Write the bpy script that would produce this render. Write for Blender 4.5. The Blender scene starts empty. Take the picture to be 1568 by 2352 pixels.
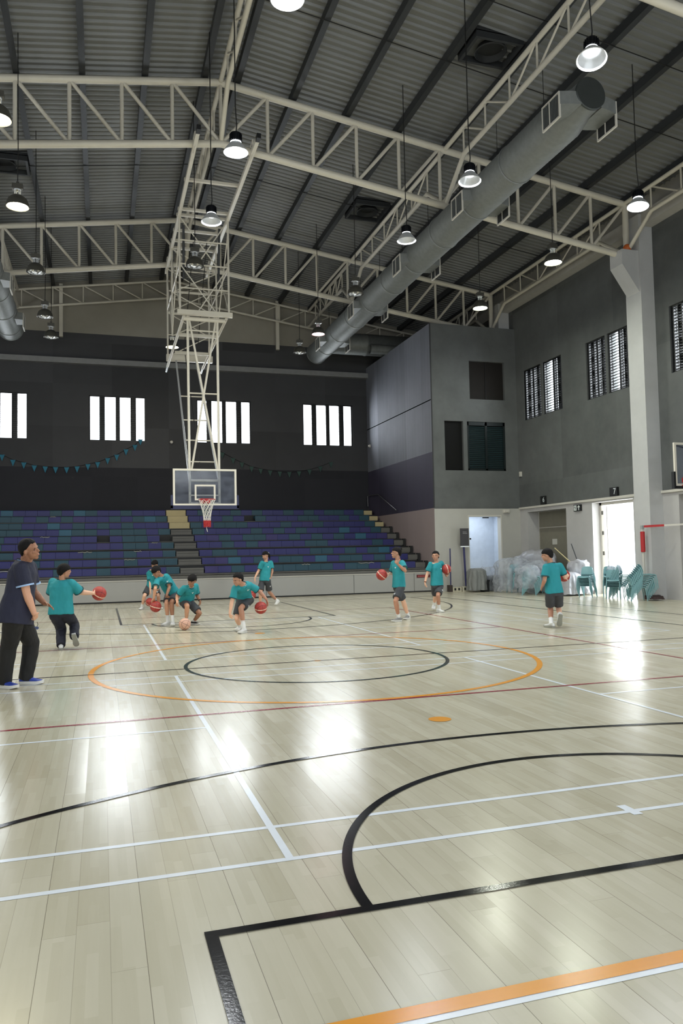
import bpy, math, random
from mathutils import Vector, Matrix, Quaternion, noise
random.seed(7)
SC = bpy.context.scene
COL = SC.collection
PI = math.pi

# ------------------------------------------------------------------ camera, sky, exposure
cam_d = bpy.data.cameras.new('camera')
cam = bpy.data.objects.new('camera', cam_d)
COL.objects.link(cam)
SC.camera = cam
cam_d.sensor_fit = 'VERTICAL'
cam_d.sensor_height = 36.0
cam_d.lens = 36.0 * 1771.24 / 2352.0
cam_d.clip_start = 0.05
cam_d.clip_end = 300
_yaw, _pit, _rol = 0.30204, 0.05304, -0.019725
_f = Vector((math.sin(_yaw) * math.cos(_pit), math.cos(_yaw) * math.cos(_pit), math.sin(_pit)))
_r = Vector((math.cos(_yaw), -math.sin(_yaw), 0))
_u = _r.cross(_f)
_r2 = _r * math.cos(_rol) + _u * math.sin(_rol)
_u2 = -_r * math.sin(_rol) + _u * math.cos(_rol)
_m = Matrix((( _r2.x, _u2.x, -_f.x, -2.8276), (_r2.y, _u2.y, -_f.y, -10.3282), (_r2.z, _u2.z, -_f.z, 1.4745), (0, 0, 0, 1)))
cam.matrix_world = _m

SC.view_settings.view_transform = 'Standard'
SC.view_settings.look = 'None'
SC.view_settings.gamma = 1
SC.view_settings.use_curve_mapping = False
SC.view_settings.exposure = 0.35
SC.cycles.use_denoising = True
SC.cycles.max_bounces = 8
SC.cycles.diffuse_bounces = 5
SC.cycles.glossy_bounces = 4
SC.cycles.transparent_max_bounces = 12
SC.cycles.caustics_reflective = False
SC.cycles.caustics_refractive = False
SC.cycles.sample_clamp_indirect = 4.0

world = bpy.data.worlds.new('overcast_sky')
SC.world = world
world.use_nodes = True
_bg = world.node_tree.nodes['Background']
_bg.inputs[0].default_value = (0.86, 0.93, 1.0, 1)
_bg.inputs[1].default_value = 3.0

WIN_PW = 3.4      # radiance of the overcast daylight standing in the openings
BACK_PW = 18.0


def area_light(name, loc, direction, sx, sy, power, color=(1, 1, 1)):
    d = bpy.data.lights.new(name, 'AREA')
    d.shape = 'RECTANGLE'
    d.size = sx
    d.size_y = sy
    d.energy = power
    d.color = color
    o = bpy.data.objects.new(name, d)
    COL.objects.link(o)
    o.location = loc
    o.rotation_euler = Vector(direction).to_track_quat('-Z', 'Y').to_euler()
    return o


def daylight(loc, direction, w, h, rad, color=(0.9, 0.96, 1.0)):
    # a Lambertian area of radiance rad: power = rad * pi * area
    return area_light('daylight', loc, direction, w, h, rad * PI * w * h, color)


BACKWIN = [(-7.85, -5.63), (-3.31, -1.03), (1.06, 3.42), (5.74, 8.08)]
RIGHTWIN = [(12.47, 13.67), (13.79, 14.99), (8.96, 9.94), (10.05, 11.05), (4.7, 5.85), (6.0, 7.16), (0.9, 2.0), (2.1, 3.2)]
for a, b in BACKWIN:
    daylight(((a + b) / 2, 23.35, 7.2), (0, -1, 0), 2.9, 2.5, BACK_PW)
for a, b in ((8.9, 11.1), (12.4, 15.05), (4.65, 7.2), (0.85, 3.25)):
    daylight((12.95, (a + b) / 2, 7.25), (-1, 0, 0), 2.5, 2.5, BACK_PW * 0.8)
for y in (-12.5, -8.4, -4.2, 2.0, 6.0, 10.0, 14.0):      # the windows of the left wall
    daylight((-12.25, y, 7.2), (1, 0, 0), 2.4, 1.9, WIN_PW * 1.6)
for x in (-8.0, -3.0, 3.0, 8.0):                      # windows and open doors behind the camera
    daylight((x, -16.85, 7.2), (0, 1, 0), 2.8, 1.9, WIN_PW * 3.0)
for x in (-6.5, 0.0, 6.5):
    daylight((x, -16.85, 1.5), (0, 1, 0), 3.2, 2.8, WIN_PW * 2.0)
daylight((12.85, -5.0, 1.45), (-1, 0, 0), 3.0, 2.8, WIN_PW * 3)
daylight((12.85, -11.0, 1.45), (-1, 0, 0), 3.0, 2.8, WIN_PW)
daylight((13.6, 10.0, 1.6), (-1, 0, 0), 3.4, 3.2, 9.0)      # beyond the open double door
daylight((10.9, 16.7, 2.93), (0, 0, -1), 1.8, 1.2, 4.2, (0.8, 0.9, 1.0))   # light panel added under the corridor ceiling, out of sight

# ------------------------------------------------------------------ helpers
def lin(c):
    return tuple((x / 12.92 if x <= 0.04045 else ((x + 0.055) / 1.055) ** 2.4) for x in (v / 255.0 for v in c))


def nodes_of(m):
    nt = m.node_tree
    return nt, nt.nodes, nt.links, nt.nodes['Principled BSDF']


MATS = {}


def mat(name, rgb, rough=0.6, metal=0.0, var=0.12, scale=6.0, bump=0.0, bscale=30.0, coat=0.0, emit=None, estr=0.0, spec=0.5):
    """Principled material whose colour is gently broken up by object-space noise."""
    if name in MATS:
        return MATS[name]
    m = bpy.data.materials.new(name)
    m.use_nodes = True
    nt, N, L, P = nodes_of(m)
    c = lin(rgb)
    P.inputs['Roughness'].default_value = rough
    P.inputs['Metallic'].default_value = metal
    P.inputs['Coat Weight'].default_value = coat
    P.inputs['Specular IOR Level'].default_value = spec
    tc = N.new('ShaderNodeTexCoord')
    ns = N.new('ShaderNodeTexNoise')
    ns.inputs['Scale'].default_value = scale
    ns.inputs['Detail'].default_value = 5
    L.new(tc.outputs['Object'], ns.inputs['Vector'])
    mx = N.new('ShaderNodeMix')
    mx.data_type = 'RGBA'
    mx.inputs[6].default_value = tuple(v * (1 - var) for v in c) + (1,)
    mx.inputs[7].default_value = tuple(min(1, v * (1 + var)) for v in c) + (1,)
    L.new(ns.outputs['Fac'], mx.inputs[0])
    L.new(mx.outputs[2], P.inputs['Base Color'])
    if bump:
        nb = N.new('ShaderNodeTexNoise')
        nb.inputs['Scale'].default_value = bscale
        nb.inputs['Detail'].default_value = 3
        L.new(tc.outputs['Object'], nb.inputs['Vector'])
        bp = N.new('ShaderNodeBump')
        bp.inputs['Strength'].default_value = bump
        bp.inputs['Distance'].default_value = 0.02
        L.new(nb.outputs['Fac'], bp.inputs['Height'])
        L.new(bp.outputs['Normal'], P.inputs['Normal'])
    if emit:
        P.inputs['Emission Color'].default_value = emit + (1,)
        P.inputs['Emission Strength'].default_value = estr
    MATS[name] = m
    return m


def panel_mat(name, rgb, w=2.4, h=1.9, var=0.22, plane='xz', off=(0, 0), stain=0.15, streak=0.0):
    """Painted board / concrete in large panels, each of a slightly different grey."""
    m = bpy.data.materials.new(name)
    m.use_nodes = True
    nt, N, L, P = nodes_of(m)
    P.inputs['Roughness'].default_value = 0.75
    P.inputs['Specular IOR Level'].default_value = 0.3
    g = N.new('ShaderNodeNewGeometry')
    sp = N.new('ShaderNodeSeparateXYZ')
    L.new(g.outputs['Position'], sp.inputs[0])
    u = sp.outputs[0] if plane == 'xz' else sp.outputs[1]

    def mth(op, a, b=None, c=None):
        n = N.new('ShaderNodeMath')
        n.operation = op
        for i, v in enumerate((a, b, c)):
            if v is None:
                continue
            if isinstance(v, (int, float)):
                n.inputs[i].default_value = v
            else:
                L.new(v, n.inputs[i])
        return n.outputs[0]
    iu = mth('FLOOR', mth('DIVIDE', mth('ADD', u, 50 + off[0]), w))
    iv = mth('FLOOR', mth('DIVIDE', mth('ADD', sp.outputs[2], off[1]), h))
    cb = N.new('ShaderNodeCombineXYZ')
    L.new(iu, cb.inputs[0])
    L.new(iv, cb.inputs[1])
    wn = N.new('ShaderNodeTexWhiteNoise')
    L.new(cb.outputs[0], wn.inputs['Vector'])
    ns = N.new('ShaderNodeTexNoise')
    ns.inputs['Scale'].default_value = 1.1
    ns.inputs['Detail'].default_value = 8
    ns.inputs['Roughness'].default_value = 0.65
    L.new(g.outputs['Position'], ns.inputs['Vector'])
    k = mth('ADD', mth('MULTIPLY', mth('SUBTRACT', wn.outputs['Value'], 0.5), 2 * var),
            mth('MULTIPLY', mth('SUBTRACT', ns.outputs['Fac'], 0.5), 2 * stain))
    if streak:
        mp = N.new('ShaderNodeMapping')
        mp.inputs['Scale'].default_value = (9, 9, 0.15)
        L.new(g.outputs['Position'], mp.inputs['Vector'])
        n2 = N.new('ShaderNodeTexNoise')
        n2.inputs['Scale'].default_value = 1.0
        L.new(mp.outputs[0], n2.inputs['Vector'])
        k = mth('ADD', k, mth('MULTIPLY', mth('SUBTRACT', n2.outputs['Fac'], 0.5), 2 * streak))
    k = mth('ADD', k, 1.0)
    vm = N.new('ShaderNodeVectorMath')
    vm.operation = 'SCALE'
    vm.inputs[0].default_value = lin(rgb)
    L.new(k, vm.inputs['Scale'])
    L.new(vm.outputs[0], P.inputs['Base Color'])
    MATS[name] = m
    return m


def rot_to(d):
    return Vector(d).normalized().to_track_quat('Z', 'Y').to_matrix()


class MB:
    def __init__(self):
        self.v, self.f, self.mi = [], [], []

    def add(self, vs, fs, mi=0):
        o = len(self.v)
        self.v += [tuple(p) for p in vs]
        self.f += [tuple(i + o for i in f) for f in fs]
        self.mi += [mi] * len(fs)
        return self

    def box(self, lo, hi, mi=0):
        x0, y0, z0 = lo
        x1, y1, z1 = hi
        vs = [(x0, y0, z0), (x1, y0, z0), (x1, y1, z0), (x0, y1, z0), (x0, y0, z1), (x1, y0, z1), (x1, y1, z1), (x0, y1, z1)]
        return self.add(vs, [(0, 3, 2, 1), (4, 5, 6, 7), (0, 1, 5, 4), (1, 2, 6, 5), (2, 3, 7, 6), (3, 0, 4, 7)], mi)

    def obox(self, c, ax, s, mi=0):
        """oriented box: centre, three axes, three full sizes"""
        c = Vector(c)
        a = [Vector(v).normalized() * (k / 2) for v, k in zip(ax, s)]
        vs = [c + a[0] * i + a[1] * j + a[2] * k for k in (-1, 1) for i, j in ((-1, -1), (1, -1), (1, 1), (-1, 1))]
        return self.add(vs, [(0, 3, 2, 1), (4, 5, 6, 7), (0, 1, 5, 4), (1, 2, 6, 5), (2, 3, 7, 6), (3, 0, 4, 7)], mi)

    def quad(self, a, b, c, d, mi=0):
        return self.add([a, b, c, d], [(0, 1, 2, 3)], mi)

    def bar(self, p, q, w, h, mi=0, up=(0, 0, 1)):
        p, q = Vector(p), Vector(q)
        d = (q - p)
        if d.length < 1e-6:
            return self
        n = d.normalized()
        s = n.cross(Vector(up))
        if s.length < 1e-3:
            s = n.cross(Vector((1, 0, 0)))
        s.normalize()
        t = s.cross(n)
        return self.obox((p + q) / 2, (n, s, t), (d.length, w, h), mi)

    def tube(self, p, q, r, r2=None, n=10, caps=True, mi=0):
        p, q = Vector(p), Vector(q)
        r2 = r if r2 is None else r2
        R = rot_to(q - p)
        vs = []
        for c, rr in ((p, r), (q, r2)):
            for i in range(n):
                a = 2 * PI * i / n
                vs.append(c + R @ Vector((math.cos(a) * rr, math.sin(a) * rr, 0)))
        fs = [(i, (i + 1) % n, n + (i + 1) % n, n + i) for i in range(n)]
        if caps:
            fs += [tuple(range(n - 1, -1, -1)), tuple(range(n, 2 * n))]
        return self.add(vs, fs, mi)

    def path(self, pts, r, n=8, mi=0, closed=False):
        pts = [Vector(p) for p in pts]
        rings = []
        prev = None
        m = len(pts)
        for i, p in enumerate(pts):
            if closed:
                d = pts[(i + 1) % m] - pts[i - 1]
            else:
                d = pts[min(i + 1, m - 1)] - pts[max(i - 1, 0)]
            if d.length < 1e-9:
                d = Vector((0, 0, 1))
            d.normalize()
            if prev is None:
                s = d.orthogonal().normalized()
            else:
                s = (prev - d * prev.dot(d))
                s = s.normalized() if s.length > 1e-6 else d.orthogonal().normalized()
            prev = s
            t = d.cross(s)
            rr = r[i] if isinstance(r, (list, tuple)) else r
            rings.append([p + (s * math.cos(2 * PI * k / n) + t * math.sin(2 * PI * k / n)) * rr for k in range(n)])
        return self.loft(rings, mi, closed)

    def loft(self, rings, mi=0, closed=False, caps=True):
        n = len(rings[0])
        vs = [p for rg in rings for p in rg]
        fs = []
        m = len(rings)
        for j in range(m if closed else m - 1):
            a, b = j * n, ((j + 1) % m) * n
            for i in range(n):
                fs.append((a + i, a + (i + 1) % n, b + (i + 1) % n, b + i))
        if caps and not closed:
            fs += [tuple(range(n - 1, -1, -1)), tuple((m - 1) * n + i for i in range(n))]
        return self.add(vs, fs, mi)

    def lathe(self, prof, c=(0, 0, 0), n=24, mi=0, axis=(0, 0, 1), caps=False):
        R = rot_to(axis)
        c = Vector(c)
        rings = [[c + R @ Vector((max(r, 1e-4) * math.cos(2 * PI * i / n), max(r, 1e-4) * math.sin(2 * PI * i / n), z)) for i in range(n)] for r, z in prof]
        return self.loft(rings, mi, caps=caps)

    def ball(self, c, r, nu=16, nv=10, mi=0, R=None):
        """ellipsoid, r scalar or triple, optional rotation"""
        if not isinstance(r, (tuple, list)):
            r = (r, r, r)
        c = Vector(c)
        rings = []
        for j in range(nv + 1):
            t = PI * j / nv
            st = max(math.sin(t), 1e-3)
            ring = []
            for i in range(nu):
                a = 2 * PI * i / nu
                p = Vector((r[0] * st * math.cos(a), r[1] * st * math.sin(a), -r[2] * math.cos(t)))
                ring.append(c + (R @ p if R else p))
            rings.append(ring)
        return self.loft(rings, mi)

    def build(self, name, mats, parent=None, smooth=False, loc=None, sharp=40):
        if not isinstance(mats, (list, tuple)):
            mats = [mats]
        if parent is not None:
            base = base_of(parent)
        elif loc is not None:
            base = Vector(loc)
        else:
            xs = [p[0] for p in self.v]
            ys = [p[1] for p in self.v]
            zs = [p[2] for p in self.v]
            base = Vector(((min(xs) + max(xs)) / 2, (min(ys) + max(ys)) / 2, min(zs)))
        me = bpy.data.meshes.new(name)
        me.from_pydata([(p[0] - base.x, p[1] - base.y, p[2] - base.z) for p in self.v], [], self.f)
        for m in mats:
            me.materials.append(m)
        me.polygons.foreach_set('material_index', self.mi)
        me.polygons.foreach_set('use_smooth', [smooth] * len(self.f))
        me.update()
        if smooth:
            me.set_sharp_from_angle(angle=math.radians(sharp))
        o = bpy.data.objects.new(name, me)
        COL.objects.link(o)
        if parent is not None:
            o.parent = parent
        else:
            o.location = base
        return o


def base_of(o):
    b = Vector(o.location)
    while o.parent is not None:
        o = o.parent
        b += o.location
    return b


def thing(name, label, cat, loc=(0, 0, 0), group=None):
    o = bpy.data.objects.new(name, None)
    o.empty_display_size = 0.1
    COL.objects.link(o)
    o.location = loc
    return tag(o, label, cat, group)


def tag(o, label, cat, group=None):
    o['label'] = label
    o['category'] = cat
    if group:
        o['group'] = group
    return o


def struct(o):
    o['kind'] = 'structure'
    return o


def dup(root, loc, label=None, group=None):
    r = root.copy()
    COL.objects.link(r)
    r.location = loc
    if label:
        r['label'] = label
    if group:
        r['group'] = group
    for ch in list(root.children):
        c = ch.copy()
        COL.objects.link(c)
        c.parent = r
        for g in ch.children:
            d = g.copy()
            COL.objects.link(d)
            d.parent = c
    return r


def text_obj(name, s, size, loc, xdir, m, parent=None, depth=0.002):
    """lettering as mesh, standing upright, reading along xdir"""
    cu = bpy.data.curves.new(name, 'FONT')
    cu.body = s
    cu.size = size
    cu.extrude = depth
    cu.align_x = 'CENTER'
    cu.align_y = 'CENTER'
    tmp = bpy.data.objects.new(name, cu)
    COL.objects.link(tmp)
    dg = bpy.context.evaluated_depsgraph_get()
    me = bpy.data.meshes.new_from_object(tmp.evaluated_get(dg))
    bpy.data.objects.remove(tmp)
    x = Vector(xdir).normalized()
    z = Vector((0, 0, 1))
    y = x.cross(z)
    M = Matrix(((x.x, z.x, y.x, 0), (x.y, z.y, y.y, 0), (x.z, z.z, y.z, 0), (0, 0, 0, 1)))
    me.transform(M)
    me.materials.clear()
    me.materials.append(m)
    o = bpy.data.objects.new(name, me)
    COL.objects.link(o)
    if parent is not None:
        me.transform(Matrix.Translation(Vector(loc) - base_of(parent)))
        o.parent = parent
    else:
        o.location = loc
    return o


# ------------------------------------------------------------------ materials
M_white = mat('white_paint', (196, 192, 183), 0.6, var=0.05, scale=2, bump=0.05)
M_steelw = mat('cream_steel_paint', (206, 200, 186), 0.42, var=0.10, scale=3)
M_dark = mat('black_paint', (16, 17, 19), 0.5)
M_darksteel = mat('dark_purlin_steel', (48, 50, 52), 0.5, metal=0.2, var=0.15)
M_frame = mat('window_frame_black', (14, 16, 18), 0.45)
M_duct = mat('galvanised_duct', (120, 123, 122), 0.55, metal=0.25, var=0.22, scale=9, bump=0.1, bscale=14)
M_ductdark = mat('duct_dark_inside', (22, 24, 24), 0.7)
M_cable = mat('black_cable', (10, 10, 10), 0.6)
M_alu = mat('spun_aluminium', (200, 202, 204), 0.35, metal=0.35, var=0.05)
M_dome = mat('grey_lamp_dome', (88, 86, 80), 0.4, metal=0.6)
M_concrete = mat('column_concrete', (182, 182, 182), 0.75, var=0.12, scale=2.2, bump=0.15)
M_red = mat('red_plastic', (170, 30, 34), 0.5)
M_rope = mat('white_cord', (225, 222, 214), 0.8)
M_chair = mat('turquoise_chair_plastic', (118, 160, 165), 0.45, var=0.06)
M_skin = mat('skin', (224, 176, 148), 0.5, var=0.03, scale=14)
M_skin2 = mat('tanned_skin', (204, 152, 122), 0.5, var=0.03, scale=14)
M_hair = mat('black_hair', (15, 12, 12), 0.7, var=0.3, scale=60, bump=0.25, bscale=90, spec=0.2)
M_teal = mat('teal_jersey', (30, 134, 142), 0.8, var=0.06, scale=5, bump=0.35, bscale=11)
M_tealdark = mat('dark_teal_trim', (28, 66, 74), 0.8)
M_shorts = mat('charcoal_shorts', (58, 60, 64), 0.8, var=0.08, bump=0.3, bscale=12)
M_navy = mat('navy_polo', (30, 32, 52), 0.8, var=0.1, bump=0.35, bscale=9)
M_navyp = mat('navy_trousers', (24, 26, 40), 0.8, var=0.1, bump=0.35, bscale=9)
M_blackp = mat('black_trousers', (17, 17, 18), 0.75, var=0.1, bump=0.35, bscale=9)
M_pale = mat('pale_blue_trim', (150, 178, 214), 0.7)
M_sock = mat('white_sock', (228, 228, 226), 0.85, bump=0.2, bscale=60)
M_shoe = mat('white_shoe', (212, 212, 210), 0.5, var=0.1, scale=25)
M_shoeg = mat('grey_shoe', (128, 128, 126), 0.6, var=0.2, scale=30)
M_shoeb = mat('blue_shoe', (40, 62, 150), 0.6, var=0.15, scale=30)
M_shoek = mat('black_shoe', (22, 22, 24), 0.5)
M_sole = mat('white_rubber_sole', (205, 204, 198), 0.6)
M_soleg = mat('grey_rubber_sole', (140, 140, 130), 0.7)
M_eye = mat('dark_eye', (22, 14, 12), 0.3)
M_lip = mat('lips', (150, 84, 76), 0.5)
M_logo = mat('white_print', (214, 220, 222), 0.7)

# ------------------------------------------------------------------ floor
def floor_material():
    m = bpy.data.materials.new('maple_planks')
    m.use_nodes = True
    nt, N, L, P = nodes_of(m)
    g = N.new('ShaderNodeNewGeometry')
    sp = N.new('ShaderNodeSeparateXYZ')
    L.new(g.outputs['Position'], sp.inputs[0])
    X, Y = sp.outputs[0], sp.outputs[1]

    def mth(op, a, b=None):
        n = N.new('ShaderNodeMath')
        n.operation = op
        for i, v in enumerate((a, b)):
            if v is None:
                continue
            if isinstance(v, (int, float)):
                n.inputs[i].default_value = v
            else:
                L.new(v, n.inputs[i])
        return n.outputs[0]

    def wnoise(a, b):
        c = N.new('ShaderNodeCombineXYZ')
        L.new(a, c.inputs[0])
        if b is not None:
            L.new(b, c.inputs[1])
        w = N.new('ShaderNodeTexWhiteNoise')
        L.new(c.outputs[0], w.inputs['Vector'])
        return w

    def cells(width, length):
        u = mth('DIVIDE', mth('ADD', X, 40.03), width)
        row = mth('FLOOR', u)
        off = wnoise(row, None)
        v = mth('ADD', mth('DIVIDE', mth('ADD', Y, 60), length), mth('MULTIPLY', off.outputs['Value'], 7.3))
        col = mth('FLOOR', v)
        w = wnoise(row, col)
        return u, v, w
    u, v, w1 = cells(0.1275, 1.9)
    u2, v2, w2 = cells(0.0425, 0.42)
    # grain
    mp = N.new('ShaderNodeMapping')
    mp.inputs['Scale'].default_value = (26, 1.6, 1)
    L.new(g.outputs['Position'], mp.inputs['Vector'])
    gr = N.new('ShaderNodeTexNoise')
    gr.inputs['Scale'].default_value = 1.5
    gr.inputs['Detail'].default_value = 6
    L.new(mp.outputs[0], gr.inputs['Vector'])
    t = mth('ADD', mth('ADD', mth('MULTIPLY', w1.outputs['Value'], 0.42), mth('MULTIPLY', w2.outputs['Value'], 0.34)), mth('MULTIPLY', gr.outputs['Fac'], 0.34))
    cr = N.new('ShaderNodeValToRGB')
    L.new(t, cr.inputs[0])
    e = cr.color_ramp.elements
    e[0].position = 0.15
    e[0].color = lin((178, 171, 147)) + (1,)
    e[1].position = 0.95
    e[1].color = lin((197, 191, 170)) + (1,)
    # seams
    fu = mth('ABSOLUTE', mth('SUBTRACT', mth('FRACT', u), 0.5))
    seam = mth('GREATER_THAN', fu, 0.5 - 0.0011 / 0.1275)
    fv = mth('ABSOLUTE', mth('SUBTRACT', mth('FRACT', v), 0.5))
    seam2 = mth('GREATER_THAN', fv, 0.5 - 0.0011 / 1.9)
    # every third seam (panel joint) is open and dark, others nearly closed
    third = mth('MULTIPLY', mth('GREATER_THAN', mth('FRACT', mth('DIVIDE', mth('ADD', mth('FLOOR', mth('ADD', u, 0.5)), 0.1), 3)), 0.6), 0.5)
    sm = mth('MAXIMUM', mth('MULTIPLY', seam, mth('ADD', third, 0.3)), mth('MULTIPLY', seam2, 0.35))
    mx = N.new('ShaderNodeMix')
    mx.data_type = 'RGBA'
    L.new(sm, mx.inputs[0])
    L.new(cr.outputs[0], mx.inputs[6])
    mx.inputs[7].default_value = (0.07, 0.05, 0.03, 1)
    L.new(mx.outputs[2], P.inputs['Base Color'])
    # each plank lies at its own very slight tilt
    sc = N.new('ShaderNodeSeparateColor')
    L.new(w1.outputs['Color'], sc.inputs[0])
    cb = N.new('ShaderNodeCombineXYZ')
    g3 = wnoise(mth('FLOOR', mth('DIVIDE', mth('FLOOR', mth('ADD', u, 0.01)), 3)), None)
    g4 = N.new('ShaderNodeSeparateColor')
    L.new(g3.outputs['Color'], g4.inputs[0])
    L.new(mth('ADD', mth('MULTIPLY', mth('SUBTRACT', sc.outputs[0], 0.5), 0.010), mth('MULTIPLY', mth('SUBTRACT', g4.outputs[0], 0.5), 0.030)), cb.inputs[0])
    L.new(mth('ADD', mth('MULTIPLY', mth('SUBTRACT', sc.outputs[1], 0.5), 0.004), mth('MULTIPLY', mth('SUBTRACT', g4.outputs[1], 0.5), 0.012)), cb.inputs[1])
    va = N.new('ShaderNodeVectorMath')
    va.operation = 'ADD'
    L.new(g.outputs['Normal'], va.inputs[0])
    L.new(cb.outputs[0], va.inputs[1])
    vn = N.new('ShaderNodeVectorMath')
    vn.operation = 'NORMALIZE'
    L.new(va.outputs[0], vn.inputs[0])
    L.new(vn.outputs[0], P.inputs['Normal'])
    rn = mth('ADD', mth('MULTIPLY', sc.outputs[2], 0.06), 0.185)
    L.new(rn, P.inputs['Roughness'])
    P.inputs['Specular IOR Level'].default_value = 0.30
    return m


M_floor = floor_material()
floor = struct(MB().quad((-12.6, -17, 0), (13.9, -17, 0), (13.9, 23, 0), (-12.6, 23, 0)).build('floor', M_floor, loc=(0, 0, 0)))


def line_mat(name, rgb, rough=0.22, spec=0.3):
    return mat(name, rgb, rough, var=0.06, scale=8, bump=0.02, bscale=90, spec=spec)


L_black = line_mat('black_court_paint', (12, 12, 14), 0.14, 0.14)
L_green = line_mat('dark_green_court_paint', (18, 34, 33), 0.2, 0.18)
L_orange = line_mat('orange_court_paint', (222, 150, 44))
L_red = line_mat('dark_red_court_paint', (140, 34, 48))
L_white = line_mat('white_court_paint', (224, 230, 236))
L_brown = line_mat('dark_brown_court_paint', (56, 36, 28), 0.2, 0.2)


def rect(mb, x0, y0, x1, y1, z):
    # cut long strips so that nothing sags or bows
    mb.quad((x0, y0, z), (x1, y0, z), (x1, y1, z), (x0, y1, z))


def arc(mb, cx, cy, ro, wdt, a0, a1, z, n=96):
    vs, fs = [], []
    for i in range(n + 1):
        a = math.radians(a0 + (a1 - a0) * i / n)
        vs += [(cx + (ro - wdt) * math.cos(a), cy + (ro - wdt) * math.sin(a), z), (cx + ro * math.cos(a), cy + ro * math.sin(a), z)]
    fs = [(2 * i, 2 * i + 1, 2 * i + 3, 2 * i + 2) for i in range(n)]
    mb.add(vs, fs)


def badminton(mb, ya, z=0.0012):
    yb = ya - 6.1
    for y in (ya - 0.04, ya - 0.50, yb + 0.46, yb):
        rect(mb, -6.7, y, 6.7, y + 0.04, z)
    for x in (-6.7, -5.94, -1.98, 1.94, 5.9, 6.66):
        rect(mb, x, yb, x + 0.04, ya, z + 0.0003)
    rect(mb, -6.7, ya - 3.07, -1.98, ya - 3.03, z + 0.0001)
    rect(mb, 1.98, ya - 3.07, 6.7, ya - 3.03, z + 0.0001)


mb = MB()
badminton(mb, -0.52)
badminton(mb, 7.07)
badminton(mb, -7.98)
rect(mb, -0.03, -6.66, 0.03, -6.5, 0.0019)
mb.build('badminton_marking', L_white, floor)
mb = MB()
for s in (-1, 1):
    rect(mb, -4.5, s * 3.0 - 0.05 if s > 0 else -3.045, 4.5, 3.0 if s > 0 else -2.995, 0.0018)
rect(mb, -9.5, -3.045, -4.5, -2.995, 0.0018)
rect(mb, 4.5, -3.045, 9.5, -2.995, 0.0018)
rect(mb, 4.45, -9, 4.5, 9, 0.0021)
rect(mb, -4.5, -9, -4.45, 9, 0.0021)
rect(mb, -4.5, 8.95, 4.5, 9, 0.0018)
mb.build('volleyball_marking', L_red, floor)
mb = MB()
arc(mb, 0, 0, 3.0, 0.07, 0, 360, 0.0026)
for y in (-4.03, 0, 4.03):
    arc(mb, 0, y, 0.10 if y else 0.055, 0.0999 if y else 0.0549, 0, 360, 0.0026, 40)
rect(mb, -10, -7.99, 10, -7.92, 0.0026)
mb.build('futsal_marking', L_orange, floor)
mb = MB()
rect(mb, -7.5, -0.02, 7.5, 0.02, 0.0034)
mb.build('centre_line_marking', L_brown, floor)
mb = MB()
arc(mb, 0, 0, 1.8, 0.05, 0, 360, 0.0036)
mb.build('centre_circle_marking', L_green, floor)
mb = MB()
for s in (-1, 1):
    ft = 7.2 * s
    rect(mb, -2.45, min(ft, ft + 0.05 * s), 2.45, max(ft, ft + 0.05 * s), 0.004)
    for x in (-2.45, 2.40):
        rect(mb, x, min(ft, 13 * s), x + 0.05, max(ft, 13 * s), 0.0044)
    arc(mb, 0, ft, 1.8, 0.05, 180 if s > 0 else 0, 360 if s > 0 else 180, 0.0042)
    c = 11.425 * s
    a = math.degrees(math.asin(0.0))
    if s < 0:
        arc(mb, 0, c, 6.75, 0.05, 0, 180, 0.0042, 160)
    else:
        arc(mb, 0, c, 6.75, 0.05, 180, 360, 0.0042, 160)
    for x in (-6.75, 6.70):
        rect(mb, x, min(c, 13 * s), x + 0.05, max(c, 13 * s), 0.004)
    rect(mb, -7.55, min(13 * s, 13 * s + .05), 7.55, max(13 * s, 13 * s + .05), 0.004)
for x in (-7.55, 7.50):
    rect(mb, x, -13, x + 0.05, 13, 0.0046)
rect(mb, 9.1, -13, 9.14, 13, 0.004)
mb.build('basketball_marking', L_black, floor)

# ------------------------------------------------------------------ walls
P_backlow = panel_mat('back_wall_low', (40, 40, 45), 1.8, 2.4, 0.10)
P_backmid = panel_mat('back_wall_grey', (66, 66, 68), 2.3, 1.75, 0.20, off=(0.7, 0.15))
P_gable = panel_mat('gable_beige', (150, 145, 134), 6, 9, 0.02)
P_right = panel_mat('right_wall_grey', (90, 92, 92), 3.0, 3.3, 0.20, plane='yz', off=(0.4, 2.7), stain=0.42)
P_annexf = panel_mat('annex_front_grey', (94, 96, 96), 4.0, 3.4, 0.13, off=(1.2, 0.3), stain=0.42)
P_annexs = panel_mat('annex_side_grey', (112, 114, 122), 1.62, 30, 0.26, plane='yz', stain=0.16, streak=0.22)
P_annexm = panel_mat('annex_side_plum', (62, 58, 74), 1.62, 30, 0.12, plane='yz', stain=0.1, streak=0.1)
P_annexl = panel_mat('annex_side_pinkish', (150, 136, 134), 1.62, 30, 0.04, plane='yz', stain=0.08)
P_white = panel_mat('lower_wall_white', (174, 172, 166), 5, 9, 0.03, stain=0.10)
P_whiteR = panel_mat('lower_wall_white_right', (176, 174, 173), 5, 9, 0.03, plane='yz', stain=0.16)
P_upper = panel_mat('upper_wall_light', (168, 165, 158), 5, 9, 0.03, plane='yz', stain=0.1)


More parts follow.
